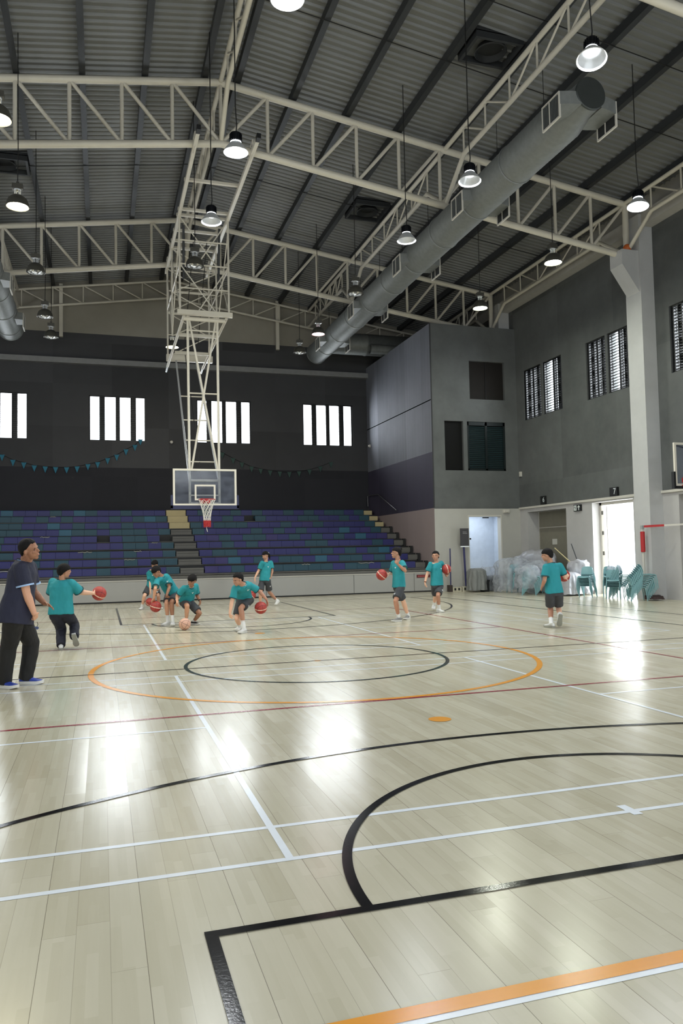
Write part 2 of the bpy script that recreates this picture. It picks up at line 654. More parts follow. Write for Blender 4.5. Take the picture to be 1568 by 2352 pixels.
def wall_grid(name, plane, c, us, zs, holes, pick, depth, mats, out=1):
    """vertical wall at plane ('x' or 'y') = c, cut by the grid lines us, zs; holes = (u0,u1,z0,z1) get reveals 'depth' deep on the outer side"""
    mb = MB()
    us = sorted(set(us + [h[0] for h in holes] + [h[1] for h in holes]))
    zs = sorted(set(zs + [h[2] for h in holes] + [h[3] for h in holes]))

    def pt(u, z, d=0.0):
        return (u, c + d * out, z) if plane == 'y' else (c + d * out, u, z)
    for i in range(len(us) - 1):
        for j in range(len(zs) - 1):
            uc, zc = (us[i] + us[i + 1]) / 2, (zs[j] + zs[j + 1]) / 2
            if any(h[0] < uc < h[1] and h[2] < zc < h[3] for h in holes):
                continue
            mi = pick(uc, zc)
            mb.quad(pt(us[i], zs[j]), pt(us[i + 1], zs[j]), pt(us[i + 1], zs[j + 1]), pt(us[i], zs[j + 1]), mi)
    for h in holes:
        mi = pick((h[0] + h[1]) / 2, h[3] + 0.02)
        if h[3] < 3.01:
            mi = pick(h[1] + 0.02, h[3] - 0.3)
        d = depth if not isinstance(depth, dict) else depth.get(h, 0.35)
        mb.quad(pt(h[0], h[2]), pt(h[0], h[3]), pt(h[0], h[3], d), pt(h[0], h[2], d), mi)
        mb.quad(pt(h[1], h[2]), pt(h[1], h[3]), pt(h[1], h[3], d), pt(h[1], h[2], d), mi)
        mb.quad(pt(h[0], h[3]), pt(h[1], h[3]), pt(h[1], h[3], d), pt(h[0], h[3], d), mi)
        if h[2] > 0.01:
            mb.quad(pt(h[0], h[2]), pt(h[1], h[2]), pt(h[1], h[2], d), pt(h[0], h[2], d), mi)
    # outer skin so that daylight enters only by the openings
    o = mb.build(name, mats, loc=(0, 0, 0))
    return struct(o)


ZB, ZT = 6.28, 8.16
wall_grid('wall_back', 'y', 22.7, [-12.3, 12.3], [0, 5.17, 10.72, 14.0], [(a, b, ZB, ZT) for a, b in BACKWIN],
          lambda u, z: 0 if z < 5.17 else (1 if z < 10.72 else 2), 0.25, [P_backlow, P_backmid, P_gable])
# right wall : door recess 12.49-14.98 (shutter), daylight door 9.05-11.03, store recess 4.6-7.09
RD = [(12.49, 14.98, 0, 2.85), (9.0, 11.02, 0, 2.93), (4.6, 7.09, 0, 2.90), (-6.5, -3.5, 0, 2.9), (-12.5, -9.5, 0, 2.9)]
wall_grid('wall_right', 'x', 12.3, [-17, 15.5, 22.7], [0, 3.03, 10.65, 14.0], [(a, b, ZB, ZT) for a, b in RIGHTWIN] + RD,
          lambda u, z: 0 if z < 3.03 else (1 if z < 10.65 else 2), {RD[0]: 0.47, RD[2]: 0.70}, [P_whiteR, P_right, P_upper])
wall_grid('wall_left', 'x', -12.3, [-17, 22.7], [0, 3.03, 10.65, 14.0], [], lambda u, z: 0 if z < 3.03 else (1 if z < 10.65 else 2), 0.3, [P_whiteR, P_right, P_upper], -1)
wall_grid('wall_front', 'y', -17, [-12.3, 12.3], [0, 3.03, 10.65, 14.0], [], lambda u, z: 0 if z < 3.03 else (1 if z < 10.65 else 2), 0.3, [P_white, P_right, P_upper], -1)
# the annex block in the far right corner
AH = [(10.33, 11.80, 7.13, 8.58), (9.26, 10.02, 4.44, 6.28), (10.18, 11.77, 4.44, 6.28), (10.14, 11.46, 0, 2.73)]
wall_grid('wall_annex_front', 'y', 15.5, [8.77, 12.3], [0, 3.02, 9.9], AH, lambda u, z: 0 if z < 3.02 else 1, 0.22, [P_white, P_annexf])
wall_grid('wall_annex_side', 'x', 8.77, [15.5, 22.7], [0, 3.05, 5.12, 9.9], [], lambda u, z: 0 if z < 3.05 else (1 if z < 5.12 else 2), 0.2, [P_annexl, P_annexm, P_annexs])
struct(MB().quad((8.77, 15.5, 9.9), (12.3, 15.5, 9.9), (12.3, 22.7, 9.9), (8.77, 22.7, 9.9)).build('trim_6', P_upper, loc=(0, 0, 0)))
# ledge across the back wall, edge beam above the right wall, thin cornices
struct(MB().box((-12.3, 22.45, 9.40), (8.77, 22.7, 9.62)).build('trim_1', mat('ledge_grey', (132, 132, 132), 0.7), loc=(0, 0, 0)))
struct(MB().box((11.95, -17, 10.65), (12.3, 22.7, 11.05)).build('trim_2', mat('edge_beam', (176, 173, 168), 0.7), loc=(0, 0, 0)))
struct(MB().box((12.24, -17, 2.98), (12.3, 9.0, 3.05)).box((12.24, 11.02, 2.98), (12.3, 15.5, 3.05)).box((12.24, 9.0, 2.98), (12.3, 11.02, 3.05)).build('trim_3', M_white, loc=(0, 0, 0)))
struct(MB().quad((8.765, 15.52, 7.035), (8.765, 22.7, 7.035), (8.765, 22.7, 7.075), (8.765, 15.52, 7.075)).build('trim_4', mat('matt_black_groove', (12, 12, 12), 1.0, spec=0.0), loc=(0, 0, 0)))
struct(MB().box((8.74, 15.47, 3.05), (8.78, 15.5, 9.9)).build('trim_5', mat('joint_strip_grey', (50, 50, 52), 0.8), loc=(0, 0, 0)))  # dark grey strip down the annex corner
# closed corridor behind the annex front and shutter store
mb = MB()
mb.quad((8.9, 17.6, 0), (12.3, 17.6, 0), (12.3, 17.6, 3.0), (8.9, 17.6, 3.0))
mb.quad((9.6, 15.72, 0), (9.6, 17.6, 0), (9.6, 17.6, 3.0), (9.6, 15.72, 3.0))
mb.quad((12.29, 15.72, 0), (12.29, 17.6, 0), (12.29, 17.6, 3.0), (12.29, 15.72, 3.0))
mb.quad((8.9, 15.72, 3.0), (12.3, 15.72, 3.0), (12.3, 17.6, 3.0), (8.9, 17.6, 3.0))
struct(mb.build('wall_corridor', mat('corridor_paint', (205, 212, 222), 0.6), loc=(0, 0, 0)))

# windows: black frames with upright stiles and thin horizontal louvre blades
def window(idx, plane, c, a, b, out, bright, z0=ZB, z1=ZT, slat=0.075, th=0.004, mslat=None):
    mb = MB()
    t = 0.045

    def bx(u0, u1, za, zb, d0, d1, k=None):
        k = k or mb
        if plane == 'y':
            k.box((u0, c + d0 * out if out > 0 else c - d1, za), (u1, c + d1 * out if out > 0 else c - d0, zb))
        else:
            k.box((c + d0, u0, za), (c + d1, u1, zb))
    for za, zb in ((z0, z0 + t), (z1 - t, z1)):
        bx(a, b, za, zb, 0.06, 0.16)
    for u0, u1 in ((a, a + t), (b - t, b)):
        bx(u0, u1, z0, z1, 0.06, 0.16)
    root = mb.build('window_%d' % idx, M_frame, loc=(0, 0, 0))
    struct(root)
    dark = [(p[1], q[0]) for p, q in zip([(0, 0)] + bright, bright + [(1, 1)]) if q[0] - p[1] > 0.015]
    for p0, p1 in dark:
        m2 = MB()
        u0, u1 = a + (b - a) * p0, a + (b - a) * p1
        bx(u0, min(u0 + 0.03, u1), z0, z1, 0.05, 0.17, m2)
        bx(max(u1 - 0.03, u0), u1, z0, z1, 0.05, 0.17, m2)
        # folded louvre leaf: closely set blades with slits of light between them
        zz = z0
        while zz < z1 - 0.03:
            bx(u0, u1, zz, zz + 0.058, 0.12, 0.15, m2)
            zz += 0.075 if out > 0 and plane == 'x' else 0.0585
        m2.build('folded_louvre_leaf', M_frame, root)
    m3 = MB()
    n = int((z1 - z0 - 2 * t) / slat)
    for i in range(n):
        z = z0 + t + (i + 0.5) * (z1 - z0 - 2 * t) / n
        bx(a + t, b - t, z - th, z + th, 0.08, 0.125, m3)
    m3.build('louvre_blades', mslat or M_frame, root)
    return root


k = 1
for a, b in BACKWIN:
    window(k, 'y', 22.7, a, b, 1, [(0.022, .18), (.276, .463), (.537, .724), (.822, .972)], th=0.003)
    k += 1
for a, b in RIGHTWIN:
    window(k, 'x', 12.3, a, b, 1, ([(.02, .10), (.26, .42), (.50, .94)] if (k - 5) % 2 == 0 else [(.02, .14), (.27, .42), (.50, .62), (.78, .90)]), slat=0.088, th=0.013)
    k += 1
# annex openings: dark boarded hatch, dark narrow opening, green-black louvred shutter
r = MB().box((10.33, 15.62, 7.13), (11.80, 15.66, 8.58)).build('window_%d' % k, mat('dark_brown_board', (34, 31, 29), 0.7, spec=0.2), loc=(0, 0, 0))
struct(r)
MB().box((11.04, 15.60, 7.13), (11.06, 15.62, 8.58)).build('board_joint', M_dark, r)
k += 1
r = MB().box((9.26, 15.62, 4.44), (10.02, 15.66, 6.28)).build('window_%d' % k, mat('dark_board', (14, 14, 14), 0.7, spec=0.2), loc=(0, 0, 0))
struct(r)
k += 1
mb = MB()
for x0, x1 in ((10.18, 10.26), (10.93, 11.02), (11.69, 11.77)):
    mb.box((x0, 15.53, 4.44), (x1, 15.60, 6.28))
mb.box((10.18, 15.53, 4.44), (11.77, 15.60, 4.52)).box((10.18, 15.53, 6.14), (11.77, 15.60, 6.28))
r = struct(mb.build('window_%d' % k, mat('shutter_frame_green', (14, 24, 25), 0.4), loc=(0, 0, 0)))
mb = MB()
for i in range(22):
    z = 4.56 + i * 0.0725
    for x0, x1 in ((10.26, 10.93), (11.02, 11.69)):
        mb.obox(((x0 + x1) / 2, 15.58, z), ((1, 0, 0), (0, 0.8, -0.6), (0, 0.6, 0.8)), (x1 - x0, 0.06, 0.008))
mb.build('louvre_blades', mat('shutter_blade_green', (48, 68, 72), 0.4), r)
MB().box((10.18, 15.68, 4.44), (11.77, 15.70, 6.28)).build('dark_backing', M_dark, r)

# doors
mb = MB()
mb.box((12.62, 9.0, 0), (12.70, 9.25, 2.9))
mb.box((12.58, 10.93, 0), (12.66, 11.02, 2.93)).box((12.58, 9.0, 2.84), (12.66, 11.02, 2.93))
dr = struct(mb.build('door_1', M_white, loc=(0, 0, 0)))
mb = MB()
mb.box((12.66, 10.74, 0.02), (13.55, 10.79, 2.82))
leaf = mb.build('door_leaf', mat('door_leaf_white', (214, 212, 208), 0.5), dr)
for z in (0.55, 1.3, 1.95, 2.6):
    MB().box((12.58, 10.88, z - 0.06), (12.62, 10.93, z + 0.06)).build('hinge', M_dome, dr)
# open passage beyond door 1: bright side walls
mb = MB()
mb.quad((12.65, 11.1, 0), (13.85, 11.6, 0), (13.85, 11.6, 3.2), (12.65, 11.1, 3.2))
mb.quad((12.65, 8.9, 0), (13.85, 8.3, 0), (13.85, 8.3, 3.2), (12.65, 8.9, 3.2))
struct(mb.build('wall_porch', M_white, loc=(0, 0, 0)))
# shuttered recess
mb = MB()
mb.box((12.78, 12.4, 0), (12.84, 15.05, 2.95))
d2 = struct(mb.build('door_2', mat('beige_roller_door', (120, 116, 102), 0.7), loc=(0, 0, 0)))
MB().box((12.77, 12.4, 2.25), (12.79, 15.05, 2.27)).build('door_rail', M_white, d2)
# store recess beside the column
mb = MB()
mb.box((13.0, 4.5, 0), (13.05, 7.2, 3.0))
d3 = struct(mb.build('door_3', mat('store_panel_grey', (150, 148, 142), 0.7), loc=(0, 0, 0)))
# corridor doorway frame
mb = MB()
mb.box((10.10, 15.485, 0), (10.145, 15.74, 2.722)).box((11.455, 15.485, 0), (11.50, 15.74, 2.722)).box((10.10, 15.485, 2.722), (11.50, 15.74, 2.78))
d4 = struct(mb.build('door_4', M_white, loc=(0, 0, 0)))
for z in (0.62, 1.9):
    MB().box((10.14, 15.5, z - 0.03), (10.22, 15.54, z + 0.03)).build('door_bolt', M_dark, d4)
MB().box((10.7, 15.46, 2.66), (10.95, 15.49, 2.70)).build('door_closer', M_dark, d4)

# concrete columns with corbels
def column(y0, y1, label):
    t = thing('concrete_column', label, 'column', (12.07, (y0 + y1) / 2, 0))
    MB().box((11.85, y0, 0), (12.3, y1, 11.0)).build('shaft', M_concrete, t)
    prof = [(11.85, 9.95), (11.30, 9.95), (11.30, 9.52), (11.85, 8.75)]
    ya, yb = y0 + 0.06, y1 - 0.06
    vs = [(x, ya, z) for x, z in prof] + [(x, yb, z) for x, z in prof]
    MB().add(vs, [(0, 1, 2, 3), (7, 6, 5, 4), (0, 4, 5, 1), (1, 5, 6, 2), (2, 6, 7, 3), (3, 7, 4, 0)]).build('corbel', M_concrete, t)
    return t


column(7.72, 8.38, 'tall pale concrete column with a bracket, right of the bright open door')
t = thing('concrete_column', 'short stub of pale column at the end of the roof truss above the grey annex', 'column', (12.07, 16.2, 9.9))
MB().box((11.85, 15.9, 9.9), (12.3, 16.5, 11.0)).build('shaft', M_concrete, t)
column(-0.38, 0.28, 'pale concrete column beyond the right edge of the photo')

# ------------------------------------------------------------------ roof
SL = 0.1453
def zc(x):
    return 13.11 - SL * abs(x)


M_roof = mat('roof_sheet_zinc', (124, 125, 124), 0.5, metal=0.25, var=0.12, scale=0.9)
mb = MB()
pitch = 0.21
ny = int(40.6 / pitch)
for s in (-1, 1):
    vs, fs = [], []
    ys = []
    for i in range(ny):
        y = -17.0 + i * pitch
        for dy, dz in ((0, 0.045), (0.14, 0.045), (0.16, 0), (0.19, 0)):
            ys.append((y + dy, dz))
    for y, dz in ys:
        vs += [(0, y, zc(0) + 0.31 + dz), (s * 12.6, y, zc(12.6) + 0.31 + dz)]
    for i in range(len(ys) - 1):
        fs.append((2 * i, 2 * i + 1, 2 * i + 3, 2 * i + 2))
    mb.add(vs, fs)
struct(mb.build('ceiling', M_roof, loc=(0, 0, 0)))
names = ['nearest the ridge', 'second from the ridge', 'third from the ridge', 'fourth from the ridge', 'fifth from the ridge', 'sixth from the ridge', 'seventh from the ridge', 'eighth from the ridge', 'outermost at the eaves']
for s in (-1, 1):
    for i in range(9):
        x = s * (0.40 + 1.425 * i)
        z = zc(x) + 0.10
        mb = MB()
        mb.box((x - 0.045, -17, z), (x + 0.045, 22.68, z + 0.205))
        mb.box((x - 0.045, -17, z - 0.004), (x + 0.095, 22.68, z + 0.004))
        o = mb.build('purlin', M_darksteel)
        tag(o, 'dark steel roof purlin on the %s slope, %s' % ('left' if s < 0 else 'right', names[i]), 'purlin', 'purlins under the roof sheets')

# cross trusses
def cross_truss(y, depth, r, label, rw):
    t = thing('roof_truss', label, 'truss', (0, y, zc(0) - depth))
    pts = [(-11.7, y, zc(11.7)), (0, y, zc(0)), (11.7, y, zc(11.7))]
    for nm, dz in (('top_chord', 0), ('bottom_chord', -depth)):
        mb = MB()
        for a, b in ((0, 1), (1, 2)):
            p, q = pts[a], pts[b]
            mb.tube((p[0], p[1], p[2] + dz), (q[0], q[1], q[2] + dz), r, n=14)
        mb.ball((0, y, zc(0) + dz), r * 1.02, 12, 8)
        mb.build(nm, M_steelw, t, True)
    for kx in range(-10, 11):
        x = kx * 1.17
        end = abs(kx) == 10
        MB().tube((x, y, zc(x)), (x, y, zc(x) - depth), r if end else rw, n=10).build('upright', M_steelw, t, True)
        if kx != 0:
            x2 = (kx - (1 if kx > 0 else -1)) * 1.17
            MB().tube((x, y, zc(x)), (x2, y, zc(x2) - depth), rw, n=10).build('diagonal', M_steelw, t, True)
    return t


cross_truss(0.0, 1.55, 0.09, 'cream tubular roof truss crossing the top right corner of the photo', 0.045)
cross_truss(8.08, 1.55, 0.09, 'large cream tubular roof truss, the nearer of the two crossing the whole picture', 0.045)
cross_truss(16.2, 1.55, 0.09, 'cream tubular roof truss behind the hoist frame, farther of the two crossing the picture', 0.045)
cross_truss(22.35, 0.74, 0.05, 'shallow cream truss close against the far gable wall', 0.026)

# lengthwise trusses, lower chord bending down to the cross trusses at both ends
def long_truss(x, y0, y1, label, group=None):
    t = thing('bracing_truss', label, 'truss', (x, (y0 + y1) / 2, zc(x) - 0.8), group)
    z = zc(x)
    d = 0.68
    dn = 1.5 if y1 < 20 else 0.72
    MB().tube((x, y0, z), (x, y1, z), 0.06, n=12).build('top_chord', M_steelw, t, True)
    k0, k1 = y0 + 1.15, y1 - 1.15
    mb = MB()
    mb.path([(x, y0, z - 1.5), (x, k0, z - d), (x, k1, z - d), (x, y1, z - dn)], 0.06, 12)
    mb.build('bottom_chord', M_steelw, t, True)
    n = 5
    for i in range(n + 1):
        y = k0 + (k1 - k0) * i / n
        MB().tube((x, y, z), (x, y, z - d), 0.024, n=8).build('upright', M_steelw, t, True)
        if i < n:
            y2 = k0 + (k1 - k0) * (i + 1) / n
            MB().tube((x, y, z - d) if i >= n / 2 else (x, y, z), (x, y2, z) if i >= n / 2 else (x, y2, z - d), 0.024, n=8).build('diagonal', M_steelw, t, True)
    return t


for x, nm in ((0, 'under the roof ridge'), (6.0, 'above the right air duct'), (-6.0, 'above the left air duct'), (11.66, 'along the right wall'), (-11.66, 'along the left wall')):
    for (y0, y1, bn) in ((0, 8.08, 'nearest bay'), (8.08, 16.2, 'middle bay'), (16.2, 22.35, 'bay next to the far wall')):
        long_truss(x, y0, y1, 'slim cream lengthwise truss %s, %s' % (nm, bn), 'lengthwise bracing trusses')

# posts on the gable wall, and struts
for i, x in enumerate((-4.37, 4.59)):
    o = MB().box((x - 0.07, 22.38, 10.45), (x + 0.07, 22.52, 12.62)).build('gable_post', M_steelw)
    tag(o, 'cream steel post on the far gable wall, %s of the hanging hoop frame' % ('left' if x < 0 else 'right'), 'post')

# dark roof ventilators in the sheeting
for (x0, x1, y0, y1, lb) in ((4.85, 6.0, 3.95, 4.85, 'dark square roof ventilator with a round fan opening near the top of the photo'),
                             (4.85, 6.0, 12.1, 13.3, 'dark roof ventilator between the two large trusses, right of the ridge'),
                             (-6.1, -4.75, 12.0, 12.9, 'dark roof ventilator left of the ridge above the warm glowing lamp')):
    xm = (x0 + x1) / 2
    t = thing('roof_ventilator', lb, 'ventilator', (xm, (y0 + y1) / 2, zc(xm)), 'roof ventilators')
    mb = MB()
    z = zc(xm) + 0.13
    for a, b, c, d in ((x0, x1, y0, y0 + 0.07), (x0, x1, y1 - 0.07, y1), (x0, x0 + 0.07, y0 + 0.07, y1 - 0.07), (x1 - 0.07, x1, y0 + 0.07, y1 - 0.07)):
        mb.box((a, c, z), (b, d, z + 0.22))
    mb.build('curb', M_darksteel, t)
    MB().box((x0, y0, z + 0.14), (x1, y1, z + 0.16)).build('mesh_panel', mat('vent_dark', (84, 86, 86), 0.6), t)
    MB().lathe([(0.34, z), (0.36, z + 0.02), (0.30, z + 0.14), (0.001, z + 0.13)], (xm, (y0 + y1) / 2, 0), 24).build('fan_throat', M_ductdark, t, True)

# thin tension wires below the sheets
for y, lb in ((3.0, 'nearest the top edge of the photo'), (5.0, 'in front of the nearer big truss'), (12.4, 'between the two big trusses')):
    o = MB().path([(x, y, zc(x) + 0.085) for x in (-11.6, 0, 11.6)], 0.012, 6).build('sag_rod', M_cable)
    tag(o, 'thin dark tie rod across the purlins %s' % lb, 'rod')

# ------------------------------------------------------------------ air ducts
M_grille = mat('grille_grey', (110, 114, 114), 0.5)


def duct(x, y0, y1, label, boxes, mirror=1):
    t = thing('air_duct', label, 'duct', (x, (y0 + y1) / 2, 9.7))
    z = 10.08
    mb = MB()
    prof = [(0.28, y0), (0.30, y0 + 0.35), (0.36, y0 + 0.9)]
    y = y0 + 0.9
    mb.lathe([(0.31, y0), (0.315, y0 + 0.3), (0.44, y0 + 0.92)], (x, 0, z), 32, axis=(0, 1, 0))
    while y < y1 - 0.02:
        ye = min(y + 1.9, y1)
        n = int((ye - y) / 0.12) + 1
        pr = []
        for i in range(n + 1):
            yy = y + (ye - y) * i / n
            pr += [(0.433, yy), (0.44, yy + 0.02)]
        mb.lathe(pr[:-1], (x, 0, z), 32, axis=(0, 1, 0))
        mb.lathe([(0.442, ye - 0.05), (0.458, ye - 0.04), (0.458, ye), (0.442, ye + 0.01)], (x, 0, z), 32, axis=(0, 1, 0))
        y = ye
    mb.build('spiral_pipe', M_duct, t, True)
    MB().lathe([(0.001, y0 - 0.005), (0.305, y0 - 0.005), (0.32, y0 + 0.01), (0.32, y0 + 0.04)], (x, 0, z), 32, axis=(0, 1, 0)).build('end_cap', mat('duct_cap', (70, 74, 74), 0.5, metal=0.6), t, True)
    MB().lathe([(0.44, y1), (0.37, y1 + 0.12), (0.001, y1 + 0.15)], (x, 0, z), 32, axis=(0, 1, 0)).build('end_cap', M_duct, t, True)
    for by in boxes:
        for s in (-1, 1):
            hl = 0.30
            xo = x + s * 0.62
            xi = x + s * 0.22
            rings = []
            for xx, a, b in ((xi, 0.40, 0.25), (x + s * 0.42, 0.36, 0.25), (xo, hl, 0.25)):
                rings.append([(xx, by - a, z - 0.25 - (b - 0.25)), (xx, by + a, z - 0.25 - (b - 0.25)), (xx, by + a, z - 0.25 + b + 0.0), (xx, by - a, z - 0.25 + b + 0.0)])
            bm = MB().loft(rings)
            bo = bm.build('outlet_box', M_duct, t)
            xa, xb = sorted((xo - s * 0.004, xo + s * 0.003))
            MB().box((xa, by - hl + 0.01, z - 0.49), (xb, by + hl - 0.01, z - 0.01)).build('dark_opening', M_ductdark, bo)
            fr = MB()
            f = 0.032
            zz0, zz1 = z - 0.50, z + 0.0
            x0, x1 = sorted((xo - s * 0.012, xo + s * 0.022))
            fr.box((x0, by - hl, zz0), (x1, by + hl, zz0 + f)).box((x0, by - hl, zz1 - f), (x1, by + hl, zz1))
            fr.box((x0, by - hl, zz0 + f), (x1, by - hl + f, zz1 - f)).box((x0, by + hl - f, zz0 + f), (x1, by + hl, zz1 - f)).box((x0, by + 0.02, zz0 + f), (x1, by + 0.05, zz1 - f))
            fr.build('grille_frame', M_white, bo)
            bl = MB()
            for i in range(12):
                yy = by - hl + 0.04 + i * (2 * hl - 0.08) / 11
                xa, xb = sorted((xo + s * 0.002, xo + s * 0.014))
                bl.box((xa, yy - 0.005, zz0 + f), (xb, yy + 0.005, zz1 - f))
            pass
            bl.build('grille_blades', M_grille, bo)
    for i in range(int((y1 - y0) / 2.0)):
        yy = y0 + 1.6 + i * 2.0
        MB().tube((x, yy, z + 0.43), (x, yy, zc(x) - 0.66), 0.008, n=6).build('hanger_rod', M_cable, t)
    return t


duct(6.05, 1.75, 21.3, 'long grey spiral air duct hanging along the right half of the roof', (2.15, 6.25, 10.28, 14.62, 18.9))
duct(-6.05, 1.75, 20.4, 'grey spiral air duct hanging along the left edge of the photo', (6.25, 10.28, 14.62, 18.6))
t = thing('air_duct', 'wide dark branch duct running over the grey annex to the long right duct', 'duct', (8.5, 20.6, 9.9))
mb = MB()
mb.lathe([(0.46, 6.3), (0.46, 8.0), (0.475, 8.02), (0.475, 8.08), (0.46, 8.1), (0.46, 12.2)], (0, 20.7, 10.42), 32, axis=(1, 0, 0))
mb.build('pipe', M_duct, t, True)
MB().lathe([(0.20, 8.0), (0.20, 9.2), (0.001, 9.21)], (0, 19.95, 10.05), 20, axis=(1, 0, 0)).build('side_pipe', M_duct, t, True)

# ------------------------------------------------------------------ ceiling-hung hoop
M_glass = bpy.data.materials.new('clear_backboard')
M_glass.use_nodes = True
nt, N, L, P = nodes_of(M_glass)
out = [n for n in N if n.type == 'OUTPUT_MATERIAL'][0]
tr = N.new('ShaderNodeBsdfTransparent')
tr.inputs[0].default_value = (0.86, 0.88, 0.90, 1)
df = N.new('ShaderNodeBsdfPrincipled')
df.inputs['Base Color'].default_value = lin((128, 134, 150)) + (1,)
df.inputs['Roughness'].default_value = 0.08
nz = N.new('ShaderNodeTexNoise')
nz.inputs['Scale'].default_value = 5.0
nz.inputs['Detail'].default_value = 6
rp = N.new('ShaderNodeMapRange')
rp.inputs[1].default_value = 0.3
rp.inputs[2].default_value = 0.75
rp.inputs[3].default_value = 0.06
rp.inputs[4].default_value = 0.34
L.new(nz.outputs['Fac'], rp.inputs[0])
ms = N.new('ShaderNodeMixShader')
L.new(rp.outputs[0], ms.inputs[0])
L.new(tr.outputs[0], ms.inputs[1])
L.new(df.outputs[0], ms.inputs[2])
L.new(ms.outputs[0], out.inputs['Surface'])
M_board = mat('cream_board_frame', (214, 208, 194), 0.45, var=0.05)
M_pad = mat('navy_board_padding', (34, 38, 72), 0.6)


def net(mb, c, r0, r1, h, nstr, z0, r=0.007):
    for s in (1, -1):
        for i in range(nstr):
            pts = []
            for k in range(7):
                tt = k / 6
                a = 2 * PI * i / nstr + s * tt * 2 * PI * 3 / nstr
                rr = r0 + (r1 - r0) * math.sin(tt * PI / 2)
                pts.append((c[0] + rr * math.cos(a), c[1] + rr * math.sin(a), z0 - h * tt))
            mb.path(pts, r, 5)


def hoop_parts(t, bx, by, sgn=1):
    """clear board with its frame, rim and net; faces -Y for sgn=1"""
    MB().box((bx - 0.86, by - 0.008, 2.94), (bx + 0.86, by + 0.008, 3.91)).build('clear_board', M_glass, t)
    f = MB()
    w = 0.055
    for x0, x1, z0, z1 in ((-0.9, 0.9, 2.9, 2.9 + w), (-0.9, 0.9, 3.95 - w, 3.95), (-0.9, -0.9 + w, 2.9 + w, 3.95 - w), (0.9 - w, 0.9, 2.9 + w, 3.95 - w)):
        f.box((bx + x0, by - 0.022, z0), (bx + x1, by + 0.03, z1))
    f.build('board_frame', M_board, t)
    g = MB()
    for x0, x1, z0, z1 in ((-0.295, 0.295, 3.05, 3.10), (-0.295, 0.295, 3.45, 3.50), (-0.295, -0.245, 3.10, 3.45), (0.245, 0.295, 3.10, 3.45)):
        g.box((bx + x0, by - 0.013, z0), (bx + x1, by - 0.009, z1))
    g.build('target_square', M_board, t)
    p = MB()
    p.box((bx - 0.96, by - 0.03, 2.80), (bx + 0.96, by + 0.05, 2.905))
    for s in (-1, 1):
        p.box((bx + s * 0.905 - (0.055 if s < 0 else 0), by - 0.03, 2.82), (bx + s * 0.905 + (0.055 if s > 0 else 0), by + 0.05, 3.20))
    p.build('edge_padding', M_pad, t)
    b = MB()
    for s in (-0.42, 0.42):
        b.box((bx + s - 0.02, by + 0.03, 2.92), (bx + s + 0.02, by + 0.07, 3.95))
    for z in (2.96, 3.18, 3.62):
        b.box((bx - 0.42, by + 0.03, z), (bx + 0.42, by + 0.07, z + 0.035))
    b.build('rear_frame', M_steelw, t)
    MB().box((bx - 0.14, by - 0.06, 2.96), (bx + 0.14, by - 0.02, 3.10)).box((bx - 0.08, by - 0.17, 3.02), (bx + 0.08, by - 0.02, 3.04)).build('rim_bracket', M_red, t)
    rc = (bx, by - 0.375, 3.05)
    rm = MB()
    rm.path([(rc[0] + 0.233 * math.cos(2 * PI * i / 40), rc[1] + 0.233 * math.sin(2 * PI * i / 40), rc[2]) for i in range(40)], 0.010, 8, closed=True)
    rim = rm.build('rim', M_red, t, True)
    n1 = MB()
    net(n1, rc, 0.225, 0.095, 0.60, 9, 3.045, 0.0062)
    nn = n1.build('net', M_rope, rim)
    n2 = MB()
    for i in range(12):
        a = 2 * PI * i / 12
        n2.path([(rc[0] + 0.097 * math.cos(a), rc[1] + 0.097 * math.sin(a), 2.46), (rc[0] + 0.095 * math.cos(a + 0.3), rc[1] + 0.095 * math.sin(a + 0.3), 2.36), (rc[0] + 0.092 * math.cos(a), rc[1] + 0.092 * math.sin(a), 2.27)], 0.012, 5)
        n2.path([(rc[0] + 0.097 * math.cos(a), rc[1] + 0.097 * math.sin(a), 2.45), (rc[0] + 0.095 * math.cos(a - 0.4), rc[1] + 0.095 * math.sin(a - 0.4), 2.36), (rc[0] + 0.09 * math.cos(a - 0.2), rc[1] + 0.09 * math.sin(a - 0.2), 2.29)], 0.012, 5)
    for zz, rr in ((2.44, 0.099), (2.39, 0.097), (2.34, 0.096), (2.30, 0.094)):
        n2.path([(rc[0] + rr * math.cos(2 * PI * i / 20), rc[1] + rr * math.sin(2 * PI * i / 20), zz) for i in range(20)], 0.010, 5, closed=True)
    r2 = n2.build('red_net_end', M_red, rim)
    n3 = MB()
    n3.path([(bx - 0.03, rc[1], 2.32), (bx - 0.02, rc[1] - 0.02, 2.24), (bx + 0.01, rc[1], 2.14)], 0.009, 5)
    n3.build('loose_cord', M_rope, rim)


T = thing('basketball_hoop', 'clear basketball backboard, rim and long net hanging from the roof on a cream tube frame', 'basketball hoop', (0.05, 12.0, 2.3))
hoop_parts(T, 0.0, 11.8)
XL, XR = -0.65, 0.76


def part(name, segs, r, m=None, rect_=False):
    mb = MB()
    for s in segs:
        if rect_:
            mb.bar(s[0], s[1], r[0], r[1])
        else:
            mb.tube(s[0], s[1], r, n=8)
    return mb.build(name, m or M_steelw, T, not rect_)


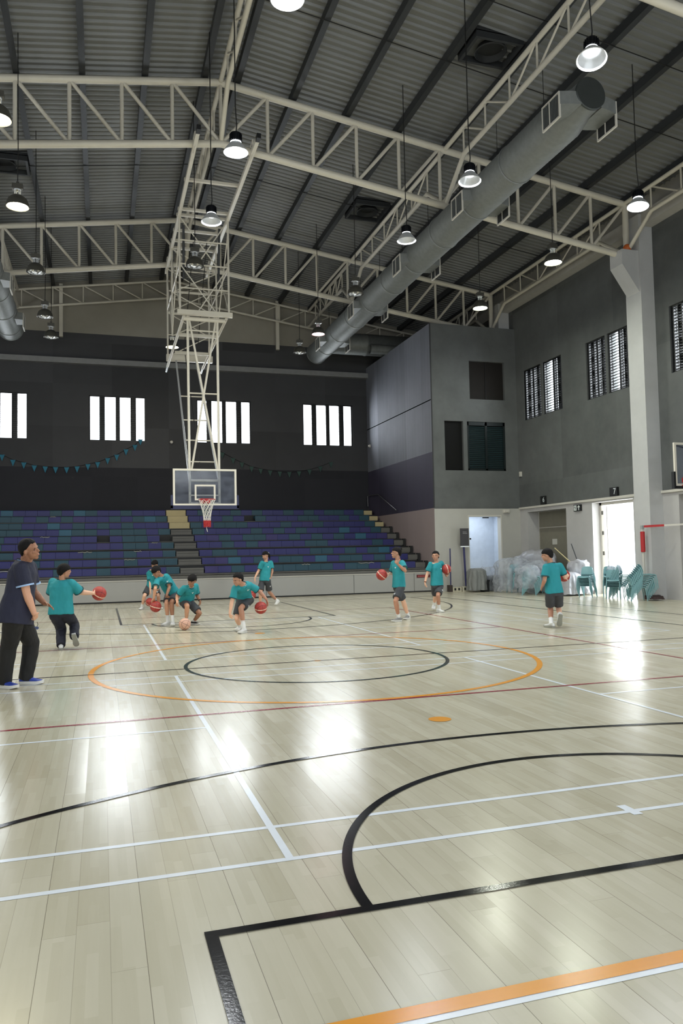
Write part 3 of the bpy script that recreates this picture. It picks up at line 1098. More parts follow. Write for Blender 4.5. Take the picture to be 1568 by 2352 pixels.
ZR = 11.43
for x in (XL, XR):
    part('roof_rail', [((x, 7.35, ZR - 0.05), (x, 16.7, ZR - 0.05))], (0.09, 0.11), rect_=True)
    part('rail_end_cap', [((x, 7.15, ZR - 0.05), (x, 7.36, ZR - 0.05))], (0.095, 0.115), M_dark, True)
    for y in (8.08, 16.2):
        part('rail_clamp', [((x, y - 0.16, ZR - 0.11), (x, y - 0.16, ZR + 0.26)), ((x, y + 0.16, ZR - 0.11), (x, y + 0.16, ZR + 0.26)),
                            ((x, y - 0.16, ZR + 0.25), (x, y + 0.16, ZR + 0.25)), ((x, y - 0.16, ZR - 0.11), (x, y + 0.16, ZR - 0.11))], 0.018)
for y in (9.9, 11.7, 12.1, 13.2, 14.0, 14.6):
    part('rail_crossbar', [((XL - 0.06, y, ZR + 0.02), (XR + 0.06, y, ZR + 0.02))], (0.09, 0.07), rect_=True)
for y, zb in ((11.9, 8.52), (14.4, 8.5), (16.2, 8.28)):
    for x in (XL, XR):
        part('hanging_post', [((x, y, ZR - 0.1), (x, y, zb))], 0.030)
    n = 4
    for i in range(1, n):
        z = zb + (ZR - 0.1 - zb) * i / n
        part('crossbar', [((XL, y, z), (XR, y, z))], 0.022)
    for i in range(0, n, 2):
        z0 = zb + (ZR - 0.1 - zb) * i / n
        z1 = zb + (ZR - 0.1 - zb) * (i + 1) / n
        z2 = zb + (ZR - 0.1 - zb) * (i + 2) / n
        part('cross_brace', [((XL, y, z0), (XR, y, z1)), ((XR, y, z1), (XL, y, z2))] if y != 11.9 else [((XL, y, z2), (XR - 0.35, y, z0)), ((XR, y, z2), (XL + 0.5, y, z0))], 0.018)
for x in (XL, XR):
    part('side_brace', [((x, 11.9, 8.6), (x, 14.4, 11.0)), ((x, 14.4, 8.6), (x, 16.2, 11.0)), ((x, 14.4, 8.6), (x, 11.9, 11.0))], 0.018)
    part('side_bar', [((x, 11.9, 9.9), (x, 16.2, 9.9))], 0.02)
part('front_beam', [((XL - 0.08, 11.9, 8.5), (XR + 0.1, 11.9, 8.5))], (0.10, 0.14), rect_=True)
part('front_roller', [((XL + 0.1, 11.98, 8.34), (XR - 0.1, 11.98, 8.34))], 0.06)
part('rear_beam', [((XL - 0.05, 16.2, 8.24), (XR + 0.1, 16.2, 8.24))], (0.16, 0.22), rect_=True)
for x in (XL + 0.12, XR - 0.06):
    xe = x - 0.12 if x < 0 else x - 0.15
    part('brace_arm', [((x, 12.0, 8.42), (xe, 16.35, 7.98))], 0.045)
    part('arm_end', [((xe, 16.3, 7.985), (xe, 16.9, 7.92))], 0.03, M_alu)
part('arm_crossbar', [((XL + 0.12, 13.4, 8.26), (XR - 0.1, 13.4, 8.26))], (0.06, 0.10), rect_=True)
part('arm_crossbar', [((XL + 0.12, 15.0, 8.12), (XR - 0.1, 15.0, 8.12))], (0.06, 0.10), rect_=True)
# mast down to the board
zt = 8.42
for x in (-0.42, 0.42):
    part('mast_tube', [((x * 1.02, 12.0, zt), (x, 11.88, 2.95))], 0.036)
part('mast_crossbrace', [((-0.40, 12.0, zt), (0.38, 11.9, 3.95)), ((0.40, 12.0, zt), (-0.36, 11.9, 3.95))], 0.030)
for z in (8.0, 6.16, 3.62):
    part('mast_crossbar', [((-0.42, 11.96, z), (0.42, 11.96, z))], 0.022)
for xa, xb in ((-0.42, -0.38), (0.42, 0.30)):
    part('rear_stay', [((xa, 11.95, 3.6), (xb, 16.2, 8.2))], 0.030, M_alu)
for k_ in (0.14, 0.30, 0.46, 0.66):
    y = 11.95 + (16.2 - 11.95) * k_
    z = 3.6 + 4.6 * k_
    part('stay_rung', [((-0.41, y, z), (0.42 - 0.12 * k_, y, z))], 0.020)
part('hoist_cable', [((-0.1, 13.0, 11.3), (-0.15, 15.9, 8.3)), ((0.35, 13.5, 11.3), (0.3, 15.9, 8.3)), ((-0.1, 15.9, 8.3), (-0.05, 12.1, 3.7))], 0.012, M_cable)
part('hoist_cylinder', [((-0.5, 12.2, 11.2), (-0.45, 12.8, 9.8))], 0.035, M_darksteel)
part('hoist_cylinder', [((0.55, 12.2, 11.2), (0.6, 12.8, 9.8))], 0.035, M_darksteel)

# side practice hoop at the right edge of the photo (board facing the court, arms to the wall)
T2 = thing('basketball_hoop', 'second basketball backboard cut off by the right edge, black padded corner', 'basketball hoop', (11.3, 6.05, 3.0))
bx, by = 12.2, 6.05
MB().box((bx - 0.87, by - 0.008, 3.07), (bx + 0.87, by + 0.008, 4.12)).build('clear_board', M_glass, T2)
f = MB()
for x0, x1, z0, z1 in ((-0.9, 0.9, 3.03, 3.09), (-0.9, 0.9, 4.10, 4.16), (-0.9, -0.84, 3.09, 4.10), (0.84, 0.9, 3.09, 4.10)):
    f.box((bx + x0, by - 0.022, z0), (bx + x1, by + 0.03, z1))
f.build('board_frame', M_board, T2)
MB().box((bx - 0.90, by - 0.05, 2.96), (bx + 0.9, by + 0.05, 3.03)).box((bx - 0.955, by - 0.04, 2.96), (bx - 0.90, by + 0.06, 3.40)).build('edge_padding', M_dark, T2)
MB().bar((bx - 0.84, by + 0.04, 4.10), (bx + 0.5, by + 0.05, 3.8), 0.03, 0.04).build('support_arm', M_dark, T2)
MB().box((bx - 0.70, by - 0.06, 3.12), (bx - 0.58, by - 0.02, 3.24)).box((bx - 0.70, by - 0.06, 3.0), (bx - 0.6, by - 0.02, 3.06)).build('rim_bracket', M_red, T2)
MB().path([(bx + 0.233 * math.cos(2 * PI * i / 32), by - 0.37 + 0.233 * math.sin(2 * PI * i / 32), 3.10) for i in range(32)], 0.01, 8, closed=True).build('rim', M_red, T2, True)
MB().box((bx - 0.4, by + 0.03, 3.3), (bx + 0.12, by + 0.12, 3.4)).box((bx - 0.4, by + 0.03, 3.9), (bx + 0.12, by + 0.12, 4.0)).build('wall_bracket', M_darksteel, T2)

# ------------------------------------------------------------------ bleachers
M_bsB = mat('blue_seat', (35, 36, 98), 0.5, var=0.10, scale=5)
M_bsB2 = mat('violet_seat', (47, 40, 98), 0.5, var=0.10, scale=5)
M_bsT = mat('teal_seat', (22, 64, 80), 0.5, var=0.10, scale=5)
M_bsT2 = mat('light_teal_seat', (34, 86, 110), 0.5, var=0.08, scale=5)
M_deck = mat('grey_deck', (92, 90, 86), 0.6, var=0.12, scale=4)
M_riser = mat('black_riser', (14, 14, 15), 0.6)
M_cream = mat('cream_plywood', (176, 162, 122), 0.6, var=0.06)
M_bpanel = mat('bleacher_front_panel', (156, 155, 151), 0.5, var=0.05, scale=1.2)
ZROW = [1.11, 1.40, 1.68, 1.98, 2.25, 2.52, 2.79, 3.08, 3.36]
ROWN = ['first', 'second', 'third', 'fourth', 'fifth', 'sixth', 'seventh', 'eighth', 'ninth']
PT = 'BTBTBBBTBBTBBTBTBBTBTBTTBTBBTBTBBTBTTBBTBT'
for i, z in enumerate(ZROW):
    y = 16.1 + 0.72 * i
    t = thing('bleacher_row', '%s bleacher seat tier counted up from the floor%s' % (ROWN[i], '' if i < 6 else ', cream aisle step'), 'bleacher', (0, y, z - 0.24), 'tiers of the bleachers')
    # riser, deck and gap
    MB().box((-8.77, y + 0.10, z - 0.32), (8.70, y + 0.13, z - 0.20)).box((-8.77, y + 0.40, z - 0.20), (8.70, y + 0.43, z + 0.025)).build('riser', M_riser, t)
    MB().box((-8.77, y + 0.03, z - 0.25), (8.60, y + 0.80, z - 0.225)).build('deck', M_deck, t)
    # aisle step blocks and end pieces
    ms_ = M_cream if i >= 6 else M_deck
    g_ = 0.31 if i >= 6 else 0.10
    MB().box((-0.30, y + 0.02, z - 0.22), (0.48, y + 0.72, z - 0.05 + (0.05 if i >= 6 else 0))).box((-0.30, y + 0.0, z - g_), (0.48, y + 0.04, z - 0.04 + (0.04 if i >= 6 else 0))).build('aisle_step', ms_, t)
    MB().box((8.24, y + 0.02, z - 0.22), (8.62, y + 0.72, z - 0.04)).build('side_step', ms_, t)
    if i < 6:
        MB().box((8.62, y + 0.0, z - 0.26), (8.72, y + 0.16, z + 0.02)).build('end_post', M_riser, t)
    # seats
    rr = random.Random(100 + i)
    for (xa, xb) in ((-8.75, -0.33), (0.51, 8.22)):
        n = int(round((xb - xa) / 0.445))
        w = (xb - xa) / n
        for j in range(n):
            ch = PT[(j + i * 5 + (11 if xa > 0 else 0)) % len(PT)] if rr.random() < 0.8 else rr.choice('BT')
            m_ = {'B': M_bsB, 'T': M_bsT}[ch]
            if rr.random() < 0.12:
                m_ = M_bsB2 if ch == 'B' else M_bsT2
            if (i, j, xa < 0) in ((4, 13, True), (4, 18, True), (7, 5, False), (8, 20, True)):
                continue
            x0, x1 = xa + j * w + 0.004, xa + (j + 1) * w - 0.004
            # folded bench module: bevelled front fascia with a slightly sunk top
            b = 0.018
            prof = [(0.0, -0.222), (0.0, -b), (b, 0.0), (0.34, 0.0), (0.40, -0.03), (0.40, -0.09), (0.06, -0.12), (0.025, -0.222)]
            vs = [(x0, y + p[0], z + p[1]) for p in prof] + [(x1, y + p[0], z + p[1]) for p in prof]
            np_ = len(prof)
            fs = [tuple(range(np_)), tuple(range(2 * np_ - 1, np_ - 1, -1))] + [(k, (k + 1) % np_ + 0, (k + 1) % np_ + np_, k + np_) for k in range(np_)]
            so = MB().add(vs, fs).build('seat', m_, t)
            if ch == 'T':
                so['label'] = 'teal seat module'
            else:
                so['label'] = 'blue seat module'

t = thing('stepped_platform', 'long white panelled front of the bleachers with a grey step on top', 'bleacher', (0, 15.8, 0))
xs_ = [-8.77, -6.9, -3.75, -0.6, 2.55, 5.7, 8.0, 8.72]
for a, b in zip(xs_[:-1], xs_[1:]):
    MB().box((a + 0.008, 15.72, 0.045), (b - 0.008, 15.76, 0.69)).build('front_panel', M_bpanel, t)
MB().box((-8.77, 15.735, 0), (8.72, 15.78, 0.68)).build('toe_gap', M_riser, t)
MB().box((-8.77, 15.70, 0.69), (8.72, 15.77, 0.715)).build('cap_rail', M_white, t)
MB().box((-8.77, 15.77, 0.64), (8.70, 16.3, 0.70)).box((-8.77, 15.80, 0.70), (8.70, 15.83, 0.84)).box((-8.77, 15.80, 0.82), (8.70, 16.3, 0.86)).build('top_step', M_deck, t)
o = MB().box((8.10, 15.705, 0.52), (8.62, 15.72, 0.63)).build('warning_sign', mat('dark_red_sign', (92, 32, 34), 0.6), loc=(8.36, 15.7, 0.52))
tag(o, 'small dark red warning strip sign on the right end of the white bleacher front', 'sign')
mb = MB()
_x = 8.15
for _w in (.05, .03, .05, .04, .06, .03, .05, .04):
    mb.box((_x, 15.702, 0.55), (_x + _w - .012, 15.706, 0.60))
    _x += _w
mb.build('faded_lettering', mat('faded_red_text', (176, 84, 84), 0.6), o)
# a few torn strips of pale tape on the seats
for i, (x, r_, w) in enumerate(((-5.95, 1, 0.5), (-3.6, 3, 0.45), (-2.1, 2, 0.35), (-1.75, 3, 0.25), (-4.7, 8, 0.2), (-4.9, 5, 0.3), (6.0, 1, 0.6), (3.9, 1, 0.3), (-1.1, 4, 0.2))):
    y = 16.1 + 0.72 * (r_ - 1)
    z = ZROW[r_ - 1]
    pts = [(x + w * k / 6, y - 0.02 - 0.01 * math.sin(k), z + 0.01 - 0.06 * abs(math.sin(k * 1.3 + i)) * 0.6) for k in range(7)]
    o = MB().path(pts, 0.012, 5).build('torn_tape', mat('pale_tape', (150, 150, 142), 0.6))
    tag(o, 'torn pale tape strip on the %s seat tier, %s' % (ROWN[r_ - 1], ['far left end', 'above the passing boy', 'right of the passing boy', 'left of the aisle steps', 'high on the left', 'left above the coach', 'beside the thumb raising child', 'right of the hoop', 'just left of the aisle'][i]), 'tape', 'torn tape strips on the seats')

# handrail on the dark annex side wall
o = MB().path([(8.66, 22.5, 3.55), (8.66, 22.5, 4.03), (8.66, 21.14, 3.98), (8.66, 19.02, 3.17)], 0.022, 8).build('handrail', mat('grey_rail', (96, 96, 98), 0.4, metal=0.5), smooth=True)
tag(o, 'bent grey handrail on the plum wall above the bleacher steps', 'handrail')
# little wall lamps / junctions
for (p, lb) in (((8.72, 22.2, 6.25), 'small white wall fitting on the annex side wall beside the far window'), ((0.0, 22.66, 6.28), 'small pale round fitting on the back wall between two windows')):
    o = MB().lathe([(0.001, 0), (0.07, 0), (0.075, 0.03), (0.05, 0.08), (0.001, 0.09)], p, 14, axis=(0, -1, 0) if p[0] < 5 else (-1, 0, 0)).build('wall_fitting', M_white, smooth=True, loc=p)
    tag(o, lb, 'fitting')
o = MB().box((12.22, 15.28, 4.22), (12.30, 15.36, 4.40)).build('alarm_box', M_white)
tag(o, 'tiny white box high in the corner between annex and right wall', 'box')
o = MB().box((11.55, 15.42, 2.86), (11.80, 15.5, 2.98)).box((11.62, 15.36, 2.88), (11.72, 15.42, 2.94)).build('door_sensor', M_white)
tag(o, 'small white sensor above the right end of the corridor doorway', 'sensor')

# bunting on the back wall
M_flag = mat('teal_flag', (30, 104, 128), 0.7)
M_flagd = mat('dark_flag', (40, 66, 60), 0.7)
BUN = [[(-7.6, 5.72), (-7.1, 5.66), (-6.58, 5.53), (-6.18, 5.33), (-5.78, 5.23), (-5.39, 5.12), (-4.98, 5.08), (-4.59, 5.06), (-4.17, 5.06), (-3.77, 5.1), (-3.35, 5.2), (-2.97, 5.29), (-2.58, 5.46), (-2.22, 5.61), (-1.85, 5.84), (-1.49, 6.03), (-1.27, 6.27)],
       [(1.7, 6.1), (2.14, 5.79), (2.6, 5.55), (2.98, 5.37), (3.4, 5.2), (3.8, 5.11), (4.22, 5.04), (4.65, 5.0), (5.08, 4.98), (5.52, 5.02), (6.0, 5.1), (6.5, 5.25), (7.0, 5.45)]]
for bi, pts in enumerate(BUN):
    t = thing('bunting', ('string of teal pennants sagging below the left back windows' if bi == 0 else 'dim string of dark pennants sagging on the back wall behind the hoop mast'), 'bunting', (pts[len(pts) // 2][0], 22.66, 4.9))
    MB().path([(x, 22.66, z + 0.1) for x, z in pts], 0.008, 5).build('string', M_cable, t)
    for k_, (x, z) in enumerate(pts):
        MB().add([(x - 0.1, 22.655, z + 0.1), (x + 0.1, 22.655, z + 0.1), (x, 22.64, z - 0.16), (x - 0.1, 22.662, z + 0.1), (x + 0.1, 22.662, z + 0.1), (x, 22.65, z - 0.16)], [(0, 1, 2), (3, 5, 4), (0, 3, 4, 1), (1, 4, 5, 2), (2, 5, 3, 0)]).build('pennant', M_flag if bi == 0 else M_flagd, t)

# ------------------------------------------------------------------ lamps
def emis(name, col, s):
    return mat(name, (255, 255, 255), 0.4, emit=col, estr=s)


E_white = emis('lamp_glow_white', (0.90, 0.96, 1.0), 14)
E_soft = emis('lamp_glow_soft', (0.92, 0.97, 1.0), 2.0)
E_warm = emis('lamp_glow_warm', (1.0, 0.92, 0.62), 14)
E_green = emis('lamp_glow_greenish', (0.93, 1.0, 0.78), 14)
E_pink = emis('lamp_glow_pink', (1.0, 0.60, 0.66), 5)
M_fins = mat('black_heat_sink', (18, 20, 26), 0.4, metal=0.5)
M_refl = mat('lamp_reflector', (190, 190, 188), 0.2, metal=0.9)
M_unlit = mat('unlit_glass', (150, 150, 150), 0.25, metal=0.3)


def lamp_light(p, power, col, r=0.16):
    d = bpy.data.lights.new('lamp_light', 'AREA')
    d.shape = 'DISK'
    d.size = r * 2
    d.energy = power
    d.color = col
    o = bpy.data.objects.new('lamp_light', d)
    COL.objects.link(o)
    o.location = p
    return o


def led_lamp(x, y, z, label, tilt=(0, 0), power=220, me=None):
    t = thing('pendant_lamp', label, 'lamp', (x, y, z), 'high bay lamps on cables')
    zt = zc(x) + 0.33
    R = rot_to((tilt[0], tilt[1], 1))
    c = Vector((x, y, z))

    def prof(mb, pr, n=28):
        rings = [[c + R @ Vector((max(a, 1e-4) * math.cos(2 * PI * i / n), max(a, 1e-4) * math.sin(2 * PI * i / n), h)) for i in range(n)] for a, h in pr]
        return mb.loft(rings, caps=False)
    prof(MB(), [(0.225, 0.0), (0.235, 0.004), (0.20, 0.06), (0.15, 0.125), (0.105, 0.18), (0.10, 0.18), (0.142, 0.122), (0.19, 0.06), (0.225, 0.0)]).build('shade', M_alu, t, True)
    h = MB()
    prof(h, [(0.001, 0.20), (0.10, 0.20), (0.105, 0.21), (0.105, 0.34), (0.10, 0.36), (0.001, 0.36)])
    for i in range(18):
        a = 2 * PI * i / 18
        h.obox(c + R @ Vector((0.108 * math.cos(a), 0.108 * math.sin(a), 0.275)), (R @ Vector((math.cos(a), math.sin(a), 0)), R @ Vector((-math.sin(a), math.cos(a), 0)), R @ Vector((0, 0, 1))), (0.022, 0.008, 0.13))
    h.build('heat_sink', M_fins, t)
    prof(MB(), [(0.001, 0.125), (0.085, 0.13), (0.10, 0.15), (0.10, 0.20), (0.001, 0.205)]).build('glowing_lens', me or E_white, t, True)
    top = c + R @ Vector((0, 0, 0.36))
    MB().path([top, top + Vector((0.02, 0, 0.15)), (x, y, z + 0.9), (x, y, zt)], 0.011, 6).build('cable', M_cable, t)
    lamp_light(c + R @ Vector((0, 0, 0.03 if me else 0.118)), power, (0.92, 0.97, 1.0), 0.08).rotation_euler = R.to_euler()


def dome_lamp(x, y, z, label, mlit=None, col=None, power=0):
    t = thing('pendant_lamp', label, 'lamp', (x, y, z), 'high bay lamps on cables')
    zt = zc(x) + 0.33
    MB().lathe([(0.225, 0), (0.235, 0.005), (0.225, 0.08), (0.19, 0.17), (0.12, 0.235), (0.055, 0.26), (0.05, 0.26), (0.115, 0.228), (0.182, 0.165), (0.217, 0.08), (0.225, 0)], (x, y, z), 28).build('dome', M_dome, t, True)
    MB().lathe([(0.205, 0.012), (0.195, 0.09), (0.14, 0.16), (0.05, 0.2), (0.001, 0.2)], (x, y, z), 24).build('reflector', mlit if mlit else M_refl, t, True)
    MB().lathe([(0.001, 0.03), (0.04, 0.035), (0.05, 0.08), (0.045, 0.14), (0.02, 0.18), (0.001, 0.18)], (x, y, z), 14).build('bulb', mlit if mlit else M_unlit, t, True)
    nk = MB()
    for i in range(6):
        a = 2 * PI * i / 6
        nk.tube((x + 0.055 * math.cos(a), y + 0.055 * math.sin(a), z + 0.25), (x + 0.06 * math.cos(a), y + 0.06 * math.sin(a), z + 0.36), 0.012, n=6)
    nk.lathe([(0.07, 0.35), (0.075, 0.36), (0.075, 0.38), (0.001, 0.385)], (x, y, z), 16)
    nk.build('neck_cage', M_alu, t)
    MB().box((x - 0.11, y - 0.07, z + 0.38), (x + 0.11, y + 0.07, z + 0.49)).tube((x, y, z + 0.49), (x, y, z + 0.55), 0.03, n=8).build('ballast_box', M_dome, t)
    MB().path([(x, y, z + 0.54), (x + 0.01, y, z + 1.2), (x, y, zt)], 0.010, 6).build('cable', M_cable, t)
    if power:
        lamp_light((x, y, z - 0.005), power, col, 0.2)


ZL = 8.95
PW = 105
led_lamp(-0.41, -0.57, ZL, 'bright white pendant lamp cut by the top edge of the photo', (0, 0), PW)
led_lamp(-0.42, 3.56, ZL, 'glaring white pendant lamp in front of the nearer big truss, under the ridge', (0, -0.03), PW)
led_lamp(-0.45, 6.68, ZL, 'black topped white pendant lamp in front of the top of the hoop frame', (0, 0.02), PW, E_soft)
led_lamp(4.37, -0.58, ZL, 'largest pendant lamp near the top right corner, tilted white bell', (0.14, 0.16), PW, E_soft)
led_lamp(4.33, 3.45, ZL, 'white bell pendant lamp just left of the right duct, near the big truss', (0.04, 0.05), PW, E_soft)
led_lamp(4.21, 6.56, ZL, 'white pendant lamp left of the duct, lower than the nearer big truss', (0, 0.0), PW, E_soft)
led_lamp(8.46, 3.54, ZL, 'bright pendant lamp at the right edge beside the end of the big truss', (0.10, 0.06), PW)
dome_lamp(-0.5, 9.47, ZL, 'unlit grey dome lamp hanging inside the hoop frame')
dome_lamp(-0.39, 17.5, ZL, 'small glowing dome lamp behind the left foot of the hoop frame', E_warm, (1, .92, .7), 60)
dome_lamp(4.22, 10.5, ZL, 'unlit grey dome lamp in front of the left side of the right duct')
dome_lamp(4.27, 14.71, ZL, 'dome lamp with a pink glow left of the far end of the right duct', E_pink, (1, .6, .66), 12)
dome_lamp(4.25, 17.23, ZL, 'small unlit dome lamp farthest to the right before the back wall')
dome_lamp(8.49, 6.93, ZL, 'greenish white dome lamp left of the concrete column bracket', E_green, (.95, 1, .85), 110)
dome_lamp(8.39, 10.82, ZL, 'greenish white dome lamp above the grey annex corner', E_green, (.95, 1, .85), 110)
dome_lamp(-4.50, 3.54, ZL, 'yellow glowing dome lamp cut by the left edge of the photo', E_warm, (1, .95, .6), 110)
dome_lamp(-4.51, 6.97, ZL, 'warm glowing dome lamp at upper left between the two big trusses', E_warm, (1, .92, .62), 110)
dome_lamp(-4.45, 10.92, ZL, 'unlit grey dome lamp at left in front of the farther big truss')
dome_lamp(-4.48, 14.84, ZL, 'unlit grey dome lamp at far left, upper of the two before the gable wall')
dome_lamp(-4.44, 17.15, ZL, 'unlit grey dome lamp at far left, lowest of the left row')
for x in (-4.5, -0.4, 4.3, 8.45, -8.5):       # the same rows of lamps go on above and behind the camera
    for y in (-8.0, -4.3) + (() if x > -8 else (3.5, 7.0, 10.9)):
        lamp_light((x, y, ZL), PW * (0.14 if y < 0 else 0.9), (0.95, 0.98, 1.0), 0.2)

# fire bell and red clips
o = MB().ball((11.62, 7.95, 10.05), (0.12, 0.12, 0.13), 14, 10).build('orange_bell', mat('orange_plastic', (200, 100, 40), 0.5), smooth=True)
tag(o, 'small orange ball shaped device on top of the column bracket', 'device')
for x, y, lb in ((7.55, 3.6, 'above the rightmost bright lamp'), (7.55, 7.6, 'between the duct and the greenish lamp')):
    o = MB().box((x - 0.02, y - 0.08, zc(x) + 0.03), (x + 0.14, y + 0.08, zc(x) + 0.09)).build('red_clip', M_red)
    tag(o, 'small red beam clip under a purlin %s' % lb, 'clip')

# ------------------------------------------------------------------ signs on the right wall
def sign_box(y0, y1, z0, z1, m, label, x=12.2):
    o = MB().box((x, y0, z0), (12.3, y1, z1)).build('sign', m, loc=(x, (y0 + y1) / 2, z0))
    return tag(o, label, 'sign')


M_signk = mat('black_sign', (14, 15, 16), 0.5)
s7 = sign_box(9.63, 9.99, 3.06, 3.33, M_signk, 'square black sign with a white 7 above the bright open door', 12.22)
text_obj('number', '7', 0.27, (12.215, 9.74, 3.195), (0, -1, 0), M_logo, s7)
s6 = sign_box(13.66, 13.95, 3.08, 3.36, M_signk, 'small black number sign above the beige roller door recess', 12.22)
text_obj('number', '6', 0.24, (12.215, 13.73, 3.22), (0, -1, 0), M_logo, s6)
se = sign_box(11.56, 11.96, 2.71, 2.92, M_signk, 'green black exit sign with running man and up arrow, left of the open door', 12.24)
M_signw = mat('sign_white', (225, 232, 228), 0.5)
mb = MB()
x_ = 12.236
mb.add([(x_, 11.74, 2.83), (x_, 11.58, 2.83), (x_, 11.66, 2.90)], [(0, 1, 2)]).box((x_ - 0.002, 11.64, 2.735), (x_, 11.68, 2.83))
mb.build('arrow', M_signw, se)
mb = MB()
mb.box((x_ - 0.002, 11.78, 2.73), (x_, 11.93, 2.90))
dd = mb.build('door_pictogram', M_signw, se)
mb = MB()
mb.tube((x_ - 0.004, 11.86, 2.875), (x_ - 0.006, 11.86, 2.875), 0.014, n=10).bar((x_ - 0.005, 11.86, 2.86), (x_ - 0.005, 11.85, 2.805), 0.003, 0.022).bar((x_ - 0.005, 11.85, 2.81), (x_ - 0.005, 11.88, 2.75), 0.003, 0.014).bar((x_ - 0.005, 11.85, 2.81), (x_ - 0.005, 11.82, 2.76), 0.003, 0.014).bar((x_ - 0.005, 11.86, 2.85), (x_ - 0.005, 11.90, 2.82), 0.003, 0.012).bar((x_ - 0.005, 11.86, 2.85), (x_ - 0.005, 11.82, 2.83), 0.003, 0.012)
mb.build('running_man', M_signk, se)
o = MB().box((12.765, 13.81, 1.63), (12.775, 14.11, 1.83)).build('paper_notice', mat('paper', (190, 188, 180), 0.8))
tag(o, 'small pale paper notice on the beige roller door', 'notice')

# notice stand and blue poles on weighted bases at the annex front
t = thing('notice_stand', 'dark grey notice board on a thick blue post beside the corridor doorway', 'stand', (9.78, 15.2, 0))
M_bluep = mat('dark_blue_post', (38, 38, 88), 0.5)
MB().tube((9.81, 15.2, 0.18), (9.76, 15.2, 1.62), 0.035, n=12).build('post', M_bluep, t, True)
nb = MB().box((9.61, 15.13, 1.62), (9.94, 15.17, 2.28)).build('notice_board', mat('charcoal_board', (58, 56, 60), 0.6), t)
MB().box((9.60, 15.12, 1.60), (9.95, 15.18, 1.64)).build('board_shelf', M_alu, t)
mb = MB()
for _z, _ws in ((2.15, (.03, .02, .035, .02, .03, .025)), (2.10, (.02, .03, .03, .02, .035, .03, .02))):
    _x = 9.70
    for _w in _ws:
        mb.box((_x, 15.126, _z - .011), (_x + _w - .007, 15.130, _z + .011))
        _x += _w
mb.build('small_lettering', mat('dim_print', (150, 150, 150), 0.6), nb)
M_pallet = mat('cream_base_block', (190, 184, 164), 0.6, var=0.2, scale=12)
mb = MB().box((9.60, 15.05, 0.0), (10.36, 15.35, 0.17))
mb.build('base_block', M_pallet, t)
mb = MB()
for a in (9.66, 9.86, 10.05, 10.24):
    mb.box((a, 15.03, 0.05), (a + 0.05, 15.05, 0.14))
    mb.tube((a + 0.09, 15.06, 0.18), (a + 0.09, 15.06, 0.2), 0.03, n=10)
mb.build('block_slots', M_dark, t)
t = thing('net_pole', 'thin dark blue pole standing in a cream base left of the notice stand', 'pole', (9.21, 15.2, 0))
MB().tube((9.20, 15.2, 0.15), (9.21, 15.2, 1.56), 0.022, n=10).build('post', M_bluep, t, True)
MB().box((9.22, 15.05, 0), (9.56, 15.35, 0.16)).build('base_block', M_pallet, t)
MB().box((9.10, 15.08, 0), (9.22, 15.3, 0.24)).build('counterweight', mat('brown_block', (60, 50, 46), 0.7), t)
mb = MB()
for a in (9.27, 9.42):
    mb.box((a, 15.03, 0.05), (a + 0.06, 15.05, 0.13))
mb.build('block_slots', M_dark, t)

# volleyball post with red pads and net tape, right side
t = thing('net_post', 'white net post with a red pad, red tipped white tape leading off to the right', 'net post', (11.68, 7.86, 0))
MB().tube((11.68, 7.86, 0), (11.68, 7.86, 2.08), 0.035, n=12).build('post', M_white, t, True)
MB().lathe([(0.05, 1.33), (0.062, 1.34), (0.062, 1.90), (0.05, 1.91)], (11.68, 7.86, 0), 16).build('red_pad', M_red, t, True)
MB().box((11.645, 7.82, 1.97), (11.715, 7.90, 2.08)).build('winch_head', mat('clear_grey_head', (150, 156, 156), 0.4), t)
MB().bar((11.70, 7.81, 2.05), (11.98, 7.33, 2.06), 0.012, 0.06).build('red_tape_end', M_red, t)
MB().bar((11.98, 7.33, 2.06), (12.27, 6.83, 2.07), 0.010, 0.05).build('net_tape', M_white, t)

# ------------------------------------------------------------------ stacked chairs
def rot_z(mb_pts, a):
    c, s = math.cos(a), math.sin(a)
    return [(p[0] * c - p[1] * s, p[0] * s + p[1] * c, p[2]) for p in mb_pts]


